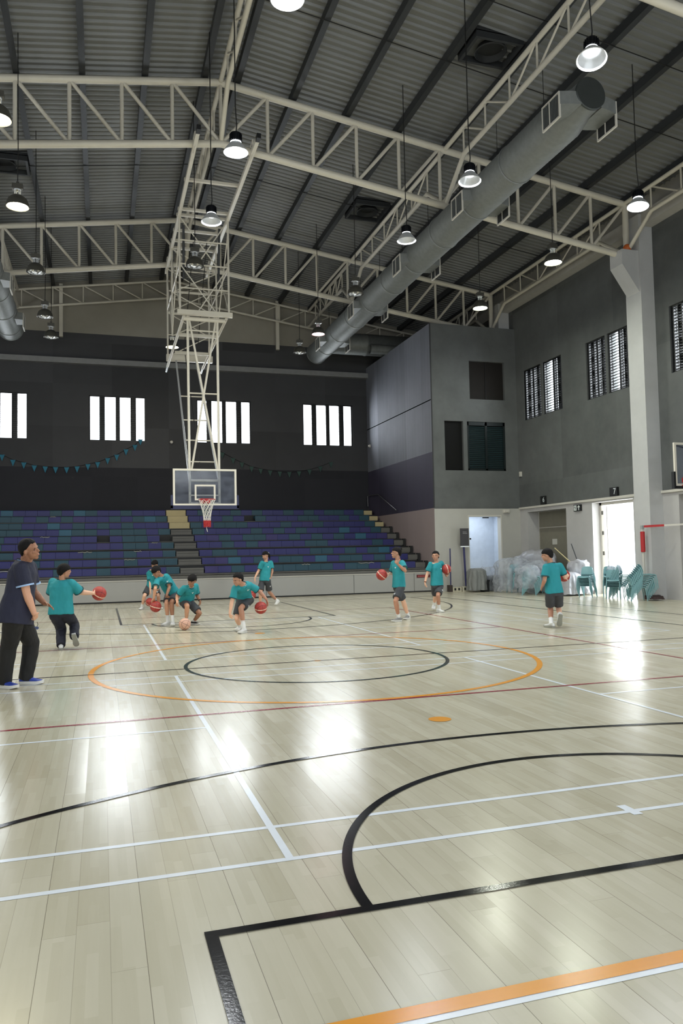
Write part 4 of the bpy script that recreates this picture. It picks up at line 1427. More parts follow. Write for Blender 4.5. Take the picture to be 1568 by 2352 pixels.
def make_chair(ang):
    """small stacking chair: looks towards +X before turning by ang; root at its floor centre"""
    t = thing('stacking_chair', 'turquoise chair', 'chair', (0, 0, 0))

    def B(mb, nm, sm=True):
        mb.v = rot_z(mb.v, ang)
        return mb.build(nm, M_chair, t, sm)
    # seat pan, gently dished
    nx, nyy = 6, 6
    vs, fs = [], []
    for sgn in (0, 1):
        for i in range(nx + 1):
            for j in range(nyy + 1):
                u, v = i / nx - 0.5, j / nyy - 0.5
                x = u * 0.37
                yy = v * (0.36 - 0.03 * u)
                z = 0.385 + 0.05 * (v * v) - 0.03 * max(0, u) ** 2 * 4 - 0.012 - sgn * 0.012
                vs.append((x, yy, z))
    st = (nx + 1) * (nyy + 1)
    for i in range(nx):
        for j in range(nyy):
            a = i * (nyy + 1) + j
            fs.append((a, a + nyy + 1, a + nyy + 2, a + 1))
            fs.append((st + a, st + a + 1, st + a + nyy + 2, st + a + nyy + 1))
    for i in range(nx):
        a, b = i * (nyy + 1), (i + 1) * (nyy + 1)
        fs += [(a, st + a, st + b, b), (a + nyy, b + nyy, st + b + nyy, st + a + nyy)]
    for j in range(nyy):
        a = nx * (nyy + 1) + j
        fs += [(j, j + 1, st + j + 1, st + j), (a, st + a, st + a + 1, a + 1)]
    B(MB().add(vs, fs), 'seat')
    vs, fs = [], []
    for sgn in (0, 1):
        for i in range(6):
            for j in range(7):
                u, v = i / 5, j / 6 - 0.5
                z = 0.43 + u * 0.235 - (0.03 * (abs(v) * 2) ** 4 if i == 5 else 0)
                x = -0.185 - 0.065 * u ** 1.4 - 0.05 * (v * 2) ** 2 * -0.6 - sgn * 0.012
                vs.append((x, v * (0.35 - 0.04 * u), z))
    st = 42
    for i in range(5):
        for j in range(6):
            a = i * 7 + j
            fs.append((a, a + 1, a + 8, a + 7))
            fs.append((st + a, st + a + 7, st + a + 8, st + a + 1))
    for i in range(5):
        a, b = i * 7, i * 7 + 7
        fs += [(a, b, st + b, st + a), (a + 6, st + a + 6, st + b + 6, b + 6)]
    for j in range(6):
        fs += [(j, st + j, st + j + 1, j + 1), (35 + j, 36 + j, st + 36 + j, st + 35 + j)]
    B(MB().add(vs, fs), 'backrest')
    for s in (-1, 1):
        y0, y1 = s * 0.165, s * 0.195
        B(MB().path([(-0.22, y1, 0.0), (-0.205, y1 * 0.98, 0.2), (-0.175, y0, 0.37), (-0.19, y0, 0.45), (-0.225, y0 * 0.95, 0.58)], [0.015, 0.017, 0.017, 0.016, 0.013], 8), 'leg')
        B(MB().path([(0.21, y1, 0.0), (0.195, y1 * 0.98, 0.2), (0.165, y0, 0.365), (0.12, y0, 0.378), (-0.16, y0, 0.375)], [0.012, 0.013, 0.014, 0.013, 0.011], 8), 'leg')
    return t


CH_LAB = ['lowest', 'second lowest', 'third from the bottom', 'fourth from the bottom', 'fifth from the bottom', 'sixth from the bottom', 'seventh from the bottom', 'eighth from the bottom', 'top']


def stack(x, y, ang, n, desc, step=(0.036, 0.043)):
    proto = make_chair(ang)
    for k_ in range(n):
        o = proto if k_ == 0 else dup(proto, (0, 0, 0))
        o.location = (x + math.cos(ang) * step[0] * k_, y + math.sin(ang) * step[0] * k_, step[1] * k_)
        o['label'] = '%s turquoise chair in %s' % ('top' if k_ == n - 1 else CH_LAB[k_], desc)
        o['group'] = 'stacked turquoise chairs'


stack(11.25, 7.62, -0.42, 9, 'the tall leaning stack beside the concrete column')
stack(11.30, 8.75, -2.2, 5, 'the front stack left of the leaning one')
stack(11.15, 9.75, -2.5, 7, 'the shaded stack before the bright door')
stack(11.72, 9.45, -2.2, 7, 'the rear stack against the bright door')
stack(11.50, 8.78, -0.9, 8, 'the stack behind under crumpled plastic')
stack(10.35, 11.75, -0.6, 6, 'the plastic wrapped stack behind the walking boy')
stack(10.7, 13.3, -1.7, 8, 'the wrapped stack before the beige roller door')
stack(10.95, 12.5, -1.2, 7, 'the right hand plastic wrapped stack')

# ------------------------------------------------------------------ plastic sheeting
M_film = bpy.data.materials.new('thin_plastic_film')
M_film.use_nodes = True
nt, N, L, P = nodes_of(M_film)
out = [n for n in N if n.type == 'OUTPUT_MATERIAL'][0]
tr = N.new('ShaderNodeBsdfTransparent')
tr.inputs[0].default_value = (0.96, 0.97, 0.98, 1)
P.inputs['Base Color'].default_value = lin((210, 213, 220)) + (1,)
P.inputs['Roughness'].default_value = 0.28
tl = N.new('ShaderNodeBsdfTranslucent')
tl.inputs[0].default_value = lin((215, 218, 226)) + (1,)
m1 = N.new('ShaderNodeMixShader')
m1.inputs[0].default_value = 0.45
L.new(P.outputs[0], m1.inputs[1])
L.new(tl.outputs[0], m1.inputs[2])
tcn = N.new('ShaderNodeTexCoord')
nz = N.new('ShaderNodeTexNoise')
nz.inputs['Scale'].default_value = 3.5
nz.inputs['Detail'].default_value = 4
L.new(tcn.outputs['Object'], nz.inputs['Vector'])
rp = N.new('ShaderNodeMapRange')
rp.inputs[1].default_value = 0.35
rp.inputs[2].default_value = 0.7
rp.inputs[3].default_value = 0.22
rp.inputs[4].default_value = 0.72
L.new(nz.outputs['Fac'], rp.inputs[0])
m2 = N.new('ShaderNodeMixShader')
L.new(rp.outputs[0], m2.inputs[0])
L.new(tr.outputs[0], m2.inputs[1])
L.new(m1.outputs[0], m2.inputs[2])
nb_ = N.new('ShaderNodeTexNoise')
nb_.inputs['Scale'].default_value = 9
nb_.inputs['Detail'].default_value = 5
L.new(tcn.outputs['Object'], nb_.inputs['Vector'])
bp = N.new('ShaderNodeBump')
bp.inputs['Strength'].default_value = 0.9
bp.inputs['Distance'].default_value = 0.06
L.new(nb_.outputs['Fac'], bp.inputs['Height'])
L.new(bp.outputs['Normal'], P.inputs['Normal'])
L.new(m2.outputs[0], out.inputs['Surface'])
M_milky = mat('milky_plastic', (160, 160, 166), 0.35, var=0.12, scale=5, bump=0.8, bscale=8)


def drape(name, cx, cy, rx, ry, h, label, seed, mat_=None, ang=0.0, folds=7, skirt=0.05, crumple=0.09, cat='plastic sheet'):
    """crumpled sheet thrown over a heap: closed dome-like skin with vertical folds reaching (nearly) to the floor"""
    nu, nv = 72, 26
    vs = []
    off = Vector((seed * 13.7, seed * 5.1, seed * 3.3))
    ca, sa = math.cos(ang), math.sin(ang)
    for j in range(nv + 1):
        tt = j / nv
        for i in range(nu):
            a = 2 * PI * i / nu
            prof = min(1.0, (tt * 2.3) ** 0.55) if tt < 0.43 else 1.0 + 0.10 * (tt - 0.43)
            z = h * (1 - 0.16 * (tt / 0.43) ** 2) if tt < 0.43 else h * 0.84 * (1 - ((tt - 0.43) / 0.57)) + skirt * ((tt - 0.43) / 0.57)
            sq = 1.0 / max(abs(math.cos(a)), abs(math.sin(a))) ** 0.55
            fr = 1 + 0.07 * math.sin(a * folds + seed) * tt + 0.05 * math.sin(a * (folds * 2 + 1) + 2 * seed) * tt
            x, y = rx * prof * sq * fr * math.cos(a), ry * prof * sq * fr * math.sin(a)
            p = Vector((x, y, z))
            d = noise.noise_vector(p * 3.0 + off) * crumple + noise.noise_vector(p * 8.0 + off) * crumple * 0.45
            p += d
            p.z = max(0.01, p.z)
            vs.append((cx + p.x * ca - p.y * sa, cy + p.x * sa + p.y * ca, p.z))
    fs = []
    for j in range(nv):
        for i in range(nu):
            a, b = j * nu + i, j * nu + (i + 1) % nu
            fs.append((a, b, b + nu, a + nu))
    fs.append(tuple(range(nu - 1, -1, -1)))
    o = MB().add(vs, fs).build(name, mat_ or M_film, smooth=True, sharp=180)
    return tag(o, label, cat)


drape('plastic_sheet', 10.35, 11.85, 0.36, 0.36, 0.98, 'clear crumpled plastic sheet over chairs just left of the walking boy', 3, skirt=0.22)
drape('plastic_sheet', 10.72, 13.45, 0.48, 0.5, 1.20, 'large clear plastic sheet over the stacked chairs before the roller door', 5)
drape('plastic_sheet', 11.1, 12.55, 0.5, 0.45, 1.05, 'hazy plastic sheet over the middle chair stack', 8)
drape('plastic_sheet', 11.95, 13.9, 0.42, 0.95, 1.42, 'tall dull plastic cover against the roller door recess', 11, M_milky, crumple=0.07)
drape('plastic_sheet', 11.65, 10.95, 0.30, 0.32, 1.12, 'crumpled white plastic bundle with sticks left of the bright door', 13, M_milky, crumple=0.12)
drape('plastic_sheet', 11.15, 10.75, 0.34, 0.36, 0.74, 'bright white plastic covered block behind the walking boy', 17, M_milky, crumple=0.03)
drape('plastic_sheet', 11.75, 9.0, 0.24, 0.40, 1.14, 'thin plastic sheet on top of the chairs below the bright door', 19, skirt=0.80)
drape('plastic_sheet', 9.95, 14.6, 0.30, 0.30, 0.86, 'grey plastic covered block in front of the corridor doorway', 23, mat('grey_cover', (120, 122, 120), 0.6, bump=0.5), crumple=0.03)
drape('plastic_sheet', 10.6, 14.75, 0.42, 0.25, 0.88, 'pale plastic hanging over boxes right of the grey block', 29)
# wrapped boxes under the sheets
M_boxg = mat('grey_crate', (74, 76, 74), 0.7)
for x, y, w, d, h, lb in ((10.62, 14.75, 0.5, 0.34, 0.55, 'dark grey crate under pale plastic near the corridor doorway'), (11.35, 13.0, 0.6, 0.5, 0.5, 'dark grey crate among the wrapped chairs'), (11.6, 12.0, 0.5, 0.5, 0.75, 'grey crate behind the wrapped chairs'), (10.2, 14.5, 0.2, 0.3, 0.42, 'small black box beside the grey covered block')):
    t = thing('crate', lb, 'crate', (x, y, 0))
    mk = M_dark if 'black' in lb else M_boxg
    MB().box((x - w / 2, y - d / 2, 0.0), (x + w / 2, y + d / 2, h * 0.86)).build('box_body', mk, t)
    MB().box((x - w / 2 - 0.015, y - d / 2 - 0.015, h * 0.86), (x + w / 2 + 0.015, y + d / 2 + 0.015, h)).build('lid', mk, t)
for x, y, z, x2, y2, z2, lb in ((11.55, 11.15, 1.0, 11.3, 11.7, 1.50, 'pale wooden stick poking out of the plastic bundle'), (11.7, 11.0, 1.0, 11.7, 11.35, 1.62, 'dark stick standing out of the plastic bundle, behind the pale one')):
    o = MB().tube((x, y, z), (x2, y2, z2), 0.02, 0.015, n=8).build('stick', M_cream if lb.startswith('pale') else M_darksteel, smooth=True)
    tag(o, lb, 'stick')
o = drape('debris', 11.70, 7.50, 0.22, 0.16, 0.16, 'small pile of dark rubbish on the floor between the chair legs and the column', 31, mat('dark_rubbish', (70, 56, 54), 0.8), crumple=0.06, cat='rubbish')

# ------------------------------------------------------------------ basketballs
def ball_mat(name, base, stripe, two):
    m = bpy.data.materials.new(name)
    m.use_nodes = True
    nt, N, L, P = nodes_of(m)
    P.inputs['Roughness'].default_value = 0.5
    tc = N.new('ShaderNodeTexCoord')
    sp = N.new('ShaderNodeSeparateXYZ')
    L.new(tc.outputs['Object'], sp.inputs[0])

    def mth(op, a, b=None):
        n = N.new('ShaderNodeMath')
        n.operation = op
        for i, v in enumerate((a, b)):
            if v is None:
                continue
            if isinstance(v, (int, float)):
                n.inputs[i].default_value = v
            else:
                L.new(v, n.inputs[i])
        return n.outputs[0]
    x, y, z = sp.outputs
    ax, ay, az = mth('ABSOLUTE', x), mth('ABSOLUTE', y), mth('ABSOLUTE', z)
    # one equator band, one meridian seam and two curved side seams
    band = mth('LESS_THAN', az, 0.0085 if two else 0.003)
    band2 = mth('LESS_THAN', ax, 0.0085 if two else 0.003)
    cv = mth('ABSOLUTE', mth('SUBTRACT', mth('ABSOLUTE', mth('ADD', y, 0.0)), mth('ADD', 0.068, mth('MULTIPLY', mth('MULTIPLY', z, z), 2.6))))
    side = mth('LESS_THAN', cv, 0.0035)
    a = N.new('ShaderNodeMix')
    a.data_type = 'RGBA'
    L.new(band if two else mth('MAXIMUM', band, band2), a.inputs[0])
    a.inputs[6].default_value = lin(base) + (1,)
    a.inputs[7].default_value = lin(stripe) + (1,)
    b = N.new('ShaderNodeMix')
    b.data_type = 'RGBA'
    if two:
        L.new(mth('MAXIMUM', side, mth('LESS_THAN', ax, 0.0022)), b.inputs[0])
    else:
        L.new(side, b.inputs[0])
    L.new(a.outputs[2], b.inputs[6])
    b.inputs[7].default_value = lin((60, 26, 24)) + (1,) if not two else lin((70, 26, 26)) + (1,)
    L.new(b.outputs[2], P.inputs['Base Color'])
    vo = N.new('ShaderNodeTexVoronoi')
    vo.inputs['Scale'].default_value = 260
    L.new(tc.outputs['Object'], vo.inputs['Vector'])
    bp = N.new('ShaderNodeBump')
    bp.inputs['Strength'].default_value = 0.25
    bp.inputs['Distance'].default_value = 0.002
    L.new(vo.outputs['Distance'], bp.inputs['Height'])
    L.new(bp.outputs['Normal'], P.inputs['Normal'])
    return m


M_ballr = ball_mat('red_cream_ball', (160, 50, 42), (226, 200, 180), True)
M_ballp = ball_mat('pale_ball', (206, 160, 138), (70, 40, 36), False)


def basketball(loc, label, m, rot=(0, 0, 0), r=0.119):
    mb = MB()
    mb.ball((0, 0, 0), r, 40, 24)
    o = mb.build('basketball', m, smooth=True, loc=(0, 0, 0), sharp=180)
    o.location = loc
    o.rotation_euler = rot
    return tag(o, label, 'ball', 'basketballs')


# ------------------------------------------------------------------ people
from mathutils.bvhtree import BVHTree


def remesh(mb, voxel, name, m, parent, smooth_it=3, fac=0.5, wrinkle=None):
    me = bpy.data.meshes.new(name)
    me.from_pydata(mb.v, [], mb.f)
    tmp = bpy.data.objects.new(name, me)
    COL.objects.link(tmp)
    rm = tmp.modifiers.new('r', 'REMESH')
    rm.mode = 'VOXEL'
    rm.voxel_size = voxel
    if smooth_it:
        sm = tmp.modifiers.new('s', 'SMOOTH')
        sm.factor = fac
        sm.iterations = smooth_it
    dg = bpy.context.evaluated_depsgraph_get()
    out = bpy.data.meshes.new_from_object(tmp.evaluated_get(dg))
    bpy.data.objects.remove(tmp)
    bpy.data.meshes.remove(me)
    b = base_of(parent)
    if wrinkle:
        amp, fr, sd = wrinkle
        out.update()
        nrm = [v.normal.copy() for v in out.vertices]
        for v, n_ in zip(out.vertices, nrm):
            p = v.co
            q_ = Vector((p.x * fr + sd, p.y * fr, p.z * fr * 0.55))
            v.co = p + n_ * (noise.noise(q_) * amp + noise.noise(q_ * 2.3) * amp * 0.5)
    out.transform(Matrix.Translation(-b))
    out.name = name
    out.materials.clear()
    out.materials.append(m)
    for p in out.polygons:
        p.material_index = 0
    out.polygons.foreach_set('use_smooth', [True] * len(out.polygons))
    o = bpy.data.objects.new(name, out)
    COL.objects.link(o)
    o.parent = parent
    return o


def capsule(mb, p, q, r1, r2, n=12):
    mb.tube(p, q, r1, r2, n=n)
    mb.ball(p, r1, n, 8)
    mb.ball(q, r2, n, 8)


def elring(c, ax, ay, rx, ry, n=24, sq=2.4):
    out = []
    for i in range(n):
        a = 2 * PI * i / n
        ca, sa = math.cos(a), math.sin(a)
        k = (abs(ca) ** sq + abs(sa) ** sq) ** (-1 / sq)
        out.append(c + ax * (rx * k * ca) + ay * (ry * k * sa))
    return out


def hand(mb, w, h, n, right, curl, spread, H, thumb='side'):
    """five-fingered hand: wrist w, pointing towards h, palm facing n"""
    f = (h - w).normalized()
    n = (n - f * n.dot(f))
    n = n.normalized() if n.length > 1e-4 else f.orthogonal().normalized()
    th = f.cross(n) * (1 if right else -1)
    s = H / 1.5
    pl, pw, pt = 0.078 * s, 0.034 * s, 0.0125 * s
    # palm
    mb.loft([elring(w - f * 0.01 * s, th, n, 0.021 * s, 0.015 * s, 12), elring(w + f * 0.02 * s, th, n, 0.026 * s, 0.015 * s, 12),
             elring(w + f * 0.05 * s, th, n, pw, pt, 12, 3), elring(w + f * pl, th, n, pw * 0.97, pt * 0.9, 12, 3)])
    lens = (0.064, 0.070, 0.065, 0.052)
    for k in range(4):
        off = (0.75 - 0.5 * k)
        p = w + f * (pl - 0.004 * s - (0.004 * s if k in (0, 3) else 0)) + th * (off * pw)
        d = (f + th * (off * spread)).normalized()
        ang = 0
        rad = (0.0082, 0.0084, 0.008, 0.007)[k] * s
        for seg, (fr, bd) in enumerate(((0.46, 0.85), (0.31, 1.15), (0.23, 0.7))):
            ang += curl * bd
            dd = d * math.cos(ang) + n * math.sin(ang)
            q2 = p + dd * (lens[k] * s * fr)
            capsule(mb, p, q2, rad * (1 - 0.07 * seg), rad * (0.93 - 0.07 * seg), 8)
            p = q2
    # thumb leaves the side of the palm near its base
    p = w + f * 0.022 * s + th * (0.022 * s)
    if thumb == 'up':
        dirs = ((th * 0.9 + f * 0.5), (th * 1.0 + f * 0.1), (th * 1.0 - f * 0.05))
    else:
        dirs = ((th * 0.8 + f * 0.75 + n * 0.15), (f * 1.0 + th * 0.45 + n * (0.2 + curl * 0.5)), (f * 1.0 + th * 0.15 + n * (0.3 + curl * 0.8)))
    for dd, ln, rd in zip(dirs, (0.034, 0.030, 0.025), (0.0115, 0.0095, 0.0085)):
        q2 = p + dd.normalized() * ln * s
        capsule(mb, p, q2, rd * s, rd * 0.92 * s, 8)
        p = q2


def shoe(t, an, to, kn, H, flat, m_up, m_sole, soletex=None):
    v = (to - an).normalized()
    if flat:
        fw = Vector((to.x - an.x, to.y - an.y, 0)).normalized()
        up = Vector((0, 0, 1))
        base = Vector((an.x, an.y, 0.0))
    else:
        k = kn - an
        w = (k - v * k.dot(v)).normalized()
        a = math.radians(24)
        fw = v * math.cos(a) + w * math.sin(a)
        up = w * math.cos(a) - v * math.sin(a)
        base = an - up * (0.062 * H)
        # the toe may touch but not sink into the floor
        low = min((base + fw * (0.11 * H)).z, (base - fw * 0.045 * H).z)
        if low < 0.004:
            base = base + Vector((0, 0, 0.004 - low))
    sd = fw.cross(up)
    L = 0.158 * H
    hs = H / 1.5
    prof = [(-0.30, 0.022, 0.060), (-0.28, 0.033, 0.086), (-0.18, 0.039, 0.102), (-0.02, 0.040, 0.104), (0.10, 0.041, 0.090), (0.28, 0.046, 0.068), (0.48, 0.048, 0.056), (0.60, 0.044, 0.050), (0.68, 0.033, 0.042), (0.72, 0.018, 0.032)]
    rings = []
    for s, hw, zt in prof:
        c = base + fw * (s * L)
        ring = []
        for i in range(16):
            a = 2 * PI * i / 16
            x = math.cos(a) * hw * hs
            zz = (0.022 * hs) + (zt * hs - 0.022 * hs) * (0.5 + 0.5 * math.sin(a))
            kx = 1.0 if math.sin(a) < 0.1 else (1 - 0.45 * (math.sin(a)) ** 2)
            ring.append(c + sd * (x * kx) + up * zz)
        rings.append(ring)
    so = MB().loft(rings).build('shoe', m_up, t, True, sharp=60)
    rings = []
    for s, hw in ((-0.30, 0.018), (-0.28, 0.031), (-0.2, 0.038), (0.0, 0.036), (0.2, 0.040), (0.45, 0.048), (0.6, 0.044), (0.69, 0.032), (0.73, 0.016)):
        c = base + fw * (s * L)
        lift = 0.012 * hs * max(0, (s - 0.5) / 0.2)
        rings.append([c - sd * hw * hs + up * (0.002 + lift), c + sd * hw * hs + up * (0.002 + lift), c + sd * hw * hs * 1.05 + up * (0.016 * hs + lift), c + sd * hw * hs * 1.0 + up * (0.036 * hs + lift * 0.5), c - sd * hw * hs * 1.0 + up * (0.036 * hs + lift * 0.5), c - sd * hw * hs * 1.05 + up * (0.016 * hs + lift)])
    MB().loft(rings).build('sole', m_sole, so, True, sharp=50)
    mb = MB()
    for k_ in range(4):
        s = 0.12 + 0.08 * k_
        zt = (0.090 - 0.022 * k_ / 1.5) * hs
        c = base + fw * (s * L) + up * (zt + 0.001)
        mb.path([c - sd * 0.016 * hs - up * 0.004, c + up * 0.002, c + sd * 0.016 * hs - up * 0.004], 0.0022 * hs, 5)
    mb.build('laces', M_sole, so)
    return base, fw, up


def person(key, label, H, J, face, opt):
    J = {k: Vector(v) for k, v in J.items()}
    zf = 0.0
    root = thing('person', label, 'person', (J['pelvis'].x, J['pelvis'].y, 0))
    g = opt.get
    wide = g('wide', 1.0)
    skin = g('skin', M_skin)
    up = (J['neck'] - J['pelvis'])
    SLn = up.length
    up.normalize()

    def lat(t):
        a = (J['hipR'] - J['hipL']).normalized()
        b = (J['shR'] - J['shL']).normalized()
        v = a.lerp(b, min(1, max(0, t)))
        v = v - up * v.dot(up)
        return v.normalized()
    front = up.cross(lat(0.5)).normalized()
    armL = g('curve', 0.0)

    def spine(t):
        return J['pelvis'] + up * (SLn * t) - front * (armL * H * math.sin(PI * min(1, max(0, t))))

    def trunk(mb, rows, k=1.0):
        rings = []
        for t, a, b in rows:
            l_ = lat(t)
            rings.append(elring(spine(t), l_, up.cross(l_).normalized(), a * H * k * wide, b * H * k * wide))
        mb.loft(rings)
    # --- body
    mb = MB()
    trunk(mb, [(-.16, .070, .052), (-.05, .086, .060), (.15, .083, .056), (.4, .074, .050), (.65, .084, .056), (.85, .088, .052), (.96, .070, .044), (1.04, .036, .036)])
    mb2 = MB()
    hh = g('hh', 0.235 if H < 1.6 else 0.245)
    c = J['head']
    f = Vector(face).normalized()
    hu = (c - J['neck']).normalized()
    hu = (hu + Vector((0, 0, 0.6)))
    hu = hu - f * hu.dot(f)
    hu.normalize()
    hs_ = f.cross(hu).normalized()          # person's right
    RH = Matrix((hs_, f, hu)).transposed()

    def hp(s, fv, u):
        return c + hs_ * s * hh + f * fv * hh + hu * u * hh
    mb.ball(hp(0, -.06, .12), (.335 * hh, .415 * hh, .375 * hh), 24, 16, R=RH)
    mb.ball(hp(0, .10, -.14), (.265 * hh, .285 * hh, .345 * hh), 24, 16, R=RH)
    mb.ball(hp(0, .24, -.40), (.12 * hh, .12 * hh, .09 * hh), 12, 8, R=RH)
    mb.ball(hp(0, .30, .10), (.22 * hh, .09 * hh, .05 * hh), 12, 8, R=RH)
    for s in (-1, 1):
        mb.ball(hp(s * .13, .27, -.10), (.11 * hh, .10 * hh, .11 * hh), 12, 8, R=RH)
        mb.ball(hp(s * .355, -.02, -.03), (.05 * hh, .085 * hh, .135 * hh), 10, 8, R=RH)
    mb.loft([elring(hp(0, .38, .04), hs_, f, .025 * hh, .03 * hh, 10), elring(hp(0, .43, -.06), hs_, f, .045 * hh, .05 * hh, 10), elring(hp(0, .42, -.115), hs_, f, .07 * hh, .045 * hh, 10)])
    mb.ball(hp(0, .375, -.235), (.10 * hh, .04 * hh, .022 * hh), 10, 6, R=RH)
    mb.ball(hp(0, .365, -.285), (.085 * hh, .04 * hh, .022 * hh), 10, 6, R=RH)
    nr = 0.036 * H * (1.05 if H > 1.6 else 0.95)
    capsule(mb, J['neck'] - up * 0.03 * H, hp(0, -.10, -.22), nr * 1.02, nr)
    mb.loft([elring(J['neck'] - up * 0.03 * H, lat(1), up.cross(lat(1)), .046 * H, .040 * H, 16), elring(J['neck'] + up * 0.012 * H, lat(1), up.cross(lat(1)), .036 * H, .038 * H, 16)])
    ka = 1.12 if H > 1.6 else wide
    for S in 'LR':
        sh, el, wr, hd = J['sh' + S], J['el' + S], J['wr' + S], J['hd' + S]
        capsule(mb, spine(.90), sh, .040 * H, .034 * H)
        capsule(mb, sh, el, .032 * H * ka, .0235 * H * ka)
        mid = el.lerp(wr, .28)
        capsule(mb, el, mid, .0235 * H * ka, .0245 * H * ka)
        capsule(mb, mid, wr, .0245 * H * ka, .0155 * H * ka)
        ht = g('hand' + S, {})
        tgt = ht.get('palm')
        n = (Vector(tgt) - wr) if tgt else (spine(0.1) - wr)
        hand(mb, wr, hd, n, S == 'R', ht.get('curl', 0.35), ht.get('spread', 0.12), H * (1.0 if H < 1.6 else 0.97), ht.get('thumb', 'side'))
        hi, kn, an = J['hip' + S], J['kn' + S], J['an' + S]
        kl = wide
        capsule(mb, hi, kn, .050 * H * kl, .033 * H * kl)
        mid = kn.lerp(an, .30)
        bk = (J['kn' + S] - J['hip' + S]).normalized()
        capsule(mb, kn, mid, .033 * H * kl, .035 * H * kl)
        capsule(mb, mid, an, .035 * H * kl, .0205 * H * kl)
        body = remesh(mb, 0.0048 if H < 1.6 else 0.005, 'body', skin, root, 3, 0.45)
    b0 = base_of(root)
    bv = BVHTree.FromPolygons([v.co + b0 for v in body.data.vertices], [p.vertices[:] for p in body.data.polygons])

    def surf(p, d):
        hit = bv.ray_cast(p + d * 0.3, -d, 0.5)
        return hit[0] if hit[0] is not None else p
    # --- face details
    for s in (-1, 1):
        e = surf(hp(s * .135, .1, .015), f)
        MB().ball(e, (.048 * hh, .02 * hh, .020 * hh), 12, 8, R=RH).build('eye', M_eye, body, True)
        e = surf(hp(s * .14, .1, .105), f)
        MB().path([e - hs_ * .07 * hh - hu * .008 * hh, e + hu * .008 * hh, e + hs_ * .07 * hh - hu * .008 * hh], .012 * hh, 6).build('eyebrow', M_hair, body)
    e = surf(hp(0, .1, -.26), f)
    MB().ball(e, (.085 * hh, .02 * hh, .022 * hh), 12, 8, R=RH).build('lips', M_lip, body, True)
    # --- hair
    fringe = g('fringe', 0.25)
    nu, nv = 48, 32
    rings = []
    cc = hp(0, -.06, .12)
    for j in range(nv + 1):
        th_ = PI * j / nv
        ring = []
        for i in range(nu):
            a = 2 * PI * i / nu
            d = Vector((math.sin(th_) * math.cos(a), math.sin(th_) * math.sin(a), -math.cos(th_)))
            fv, u_ = d.y, d.z
            xs = [(-1, -.78), (-.45, -.72), (-.18, -.30), (.10, -.12), (.35, .06), (.6, fringe), (1.01, fringe)]
            th2 = 0
            for (x0, y0), (x1, y1) in zip(xs[:-1], xs[1:]):
                if x0 <= fv <= x1:
                    th2 = y0 + (y1 - y0) * (fv - x0) / (x1 - x0)
            th2 += 0.07 * noise.noise(Vector((d.x * 5, d.y * 5, 3.3 + H)))
            w_ = max(0, min(1, (u_ - th2) / 0.12 + 0.5))
            zr = .375 if d.z > 0 else .375 + .17 * max(0.0, min(1.0, (-0.12 - fv) * 2.2))
            k = 0.86 + w_ * ((0.27 if H < 1.6 else 0.24) + g('vol', 0.0)) + 0.035 * w_ * noise.noise(d * 5 + Vector((H * 9, 0, 0)))
            ring.append(cc + RH @ Vector((d.x * .335 * hh * k, d.y * .415 * hh * k, d.z * zr * hh * k)))
        rings.append(ring)
    hm = MB().loft(rings)
    if g('ponytail'):
        pb = hp(0, -.46, .12)
        hm.path([pb, pb - f * .14 * hh - hu * .05 * hh, pb - f * .20 * hh - hu * .35 * hh, pb - f * .12 * hh - hu * .75 * hh], [.09 * hh, .13 * hh, .12 * hh, .04 * hh], 10)
    if g('bun'):
        hm.ball(hp(0, -.42, .34), .15 * hh, 14, 10)
    hair = hm.build('hair', M_hair, root, True, sharp=180)
    if g('ponytail'):
        pb = hp(0, -.50, .20)
        MB().path([pb + hu * .12 * hh + hs_ * .02, pb - f * .12 * hh, pb - f * .26 * hh - hu * .16 * hh], .035 * hh, 6).build('hair_ribbon', M_sock, hair)
    # --- shirt
    mb = MB()
    lw = g('hem', -.10)
    SH = [(lw, .112, .086), (.1, .107, .082), (.35, .100, .075), (.6, .101, .073), (.80, .104, .070), (.92, .094, .060), (1.0, .060, .048), (1.03, .043, .042)]
    if g('polo'):
        SH = [(lw, .114, .096), (0, .112, .094), (.15, .104, .088), (.35, .096, .080), (.6, .098, .078), (.80, .104, .072), (.92, .096, .060), (1.0, .064, .050), (1.03, .046, .044)]
    trunk(mb, SH)
    cuffs = []
    for S in 'LR':
        sh, el = J['sh' + S], J['el' + S]
        fr = g('sleeve', .72)
        e = sh.lerp(el, fr)
        capsule(mb, spine(.86), sh, .052 * H, .039 * H * ka)
        mb.tube(sh, e, .040 * H * ka, .048 * H * ka, n=16)
        mb.ball(sh, .0405 * H * ka, 14, 10)
        cuffs.append((e, (el - sh).normalized(), .048 * H * ka))
    shirt = remesh(mb, 0.008, 'shirt', g('shirt', M_teal), root, 2, 0.5, (0.011, 9.0, H * 3))
    trim = g('trim', M_tealdark)
    for e, d, r in cuffs:
        MB().lathe([(r * 0.93, -0.012), (r * 1.05, -0.012), (r * 1.05, 0.006), (r * 0.9, 0.007)], e, 24, axis=d).build('sleeve_band', trim, shirt, True)
    ncx = J['neck'] + up * 0.004 * H
    l1 = lat(1)
    fr1 = up.cross(l1).normalized()
    MB().path([ncx + l1 * math.cos(a) * .045 * H + fr1 * (math.sin(a) * .045 * H + 0.004) - up * (0.010 * H * math.sin(a)) for a in [2 * PI * i / 28 for i in range(28)]], 0.0095, 8, closed=True).build('collar', g('collar', trim), shirt, True)
    sv = BVHTree.FromPolygons([v.co + b0 for v in shirt.data.vertices], [p.vertices[:] for p in shirt.data.polygons])

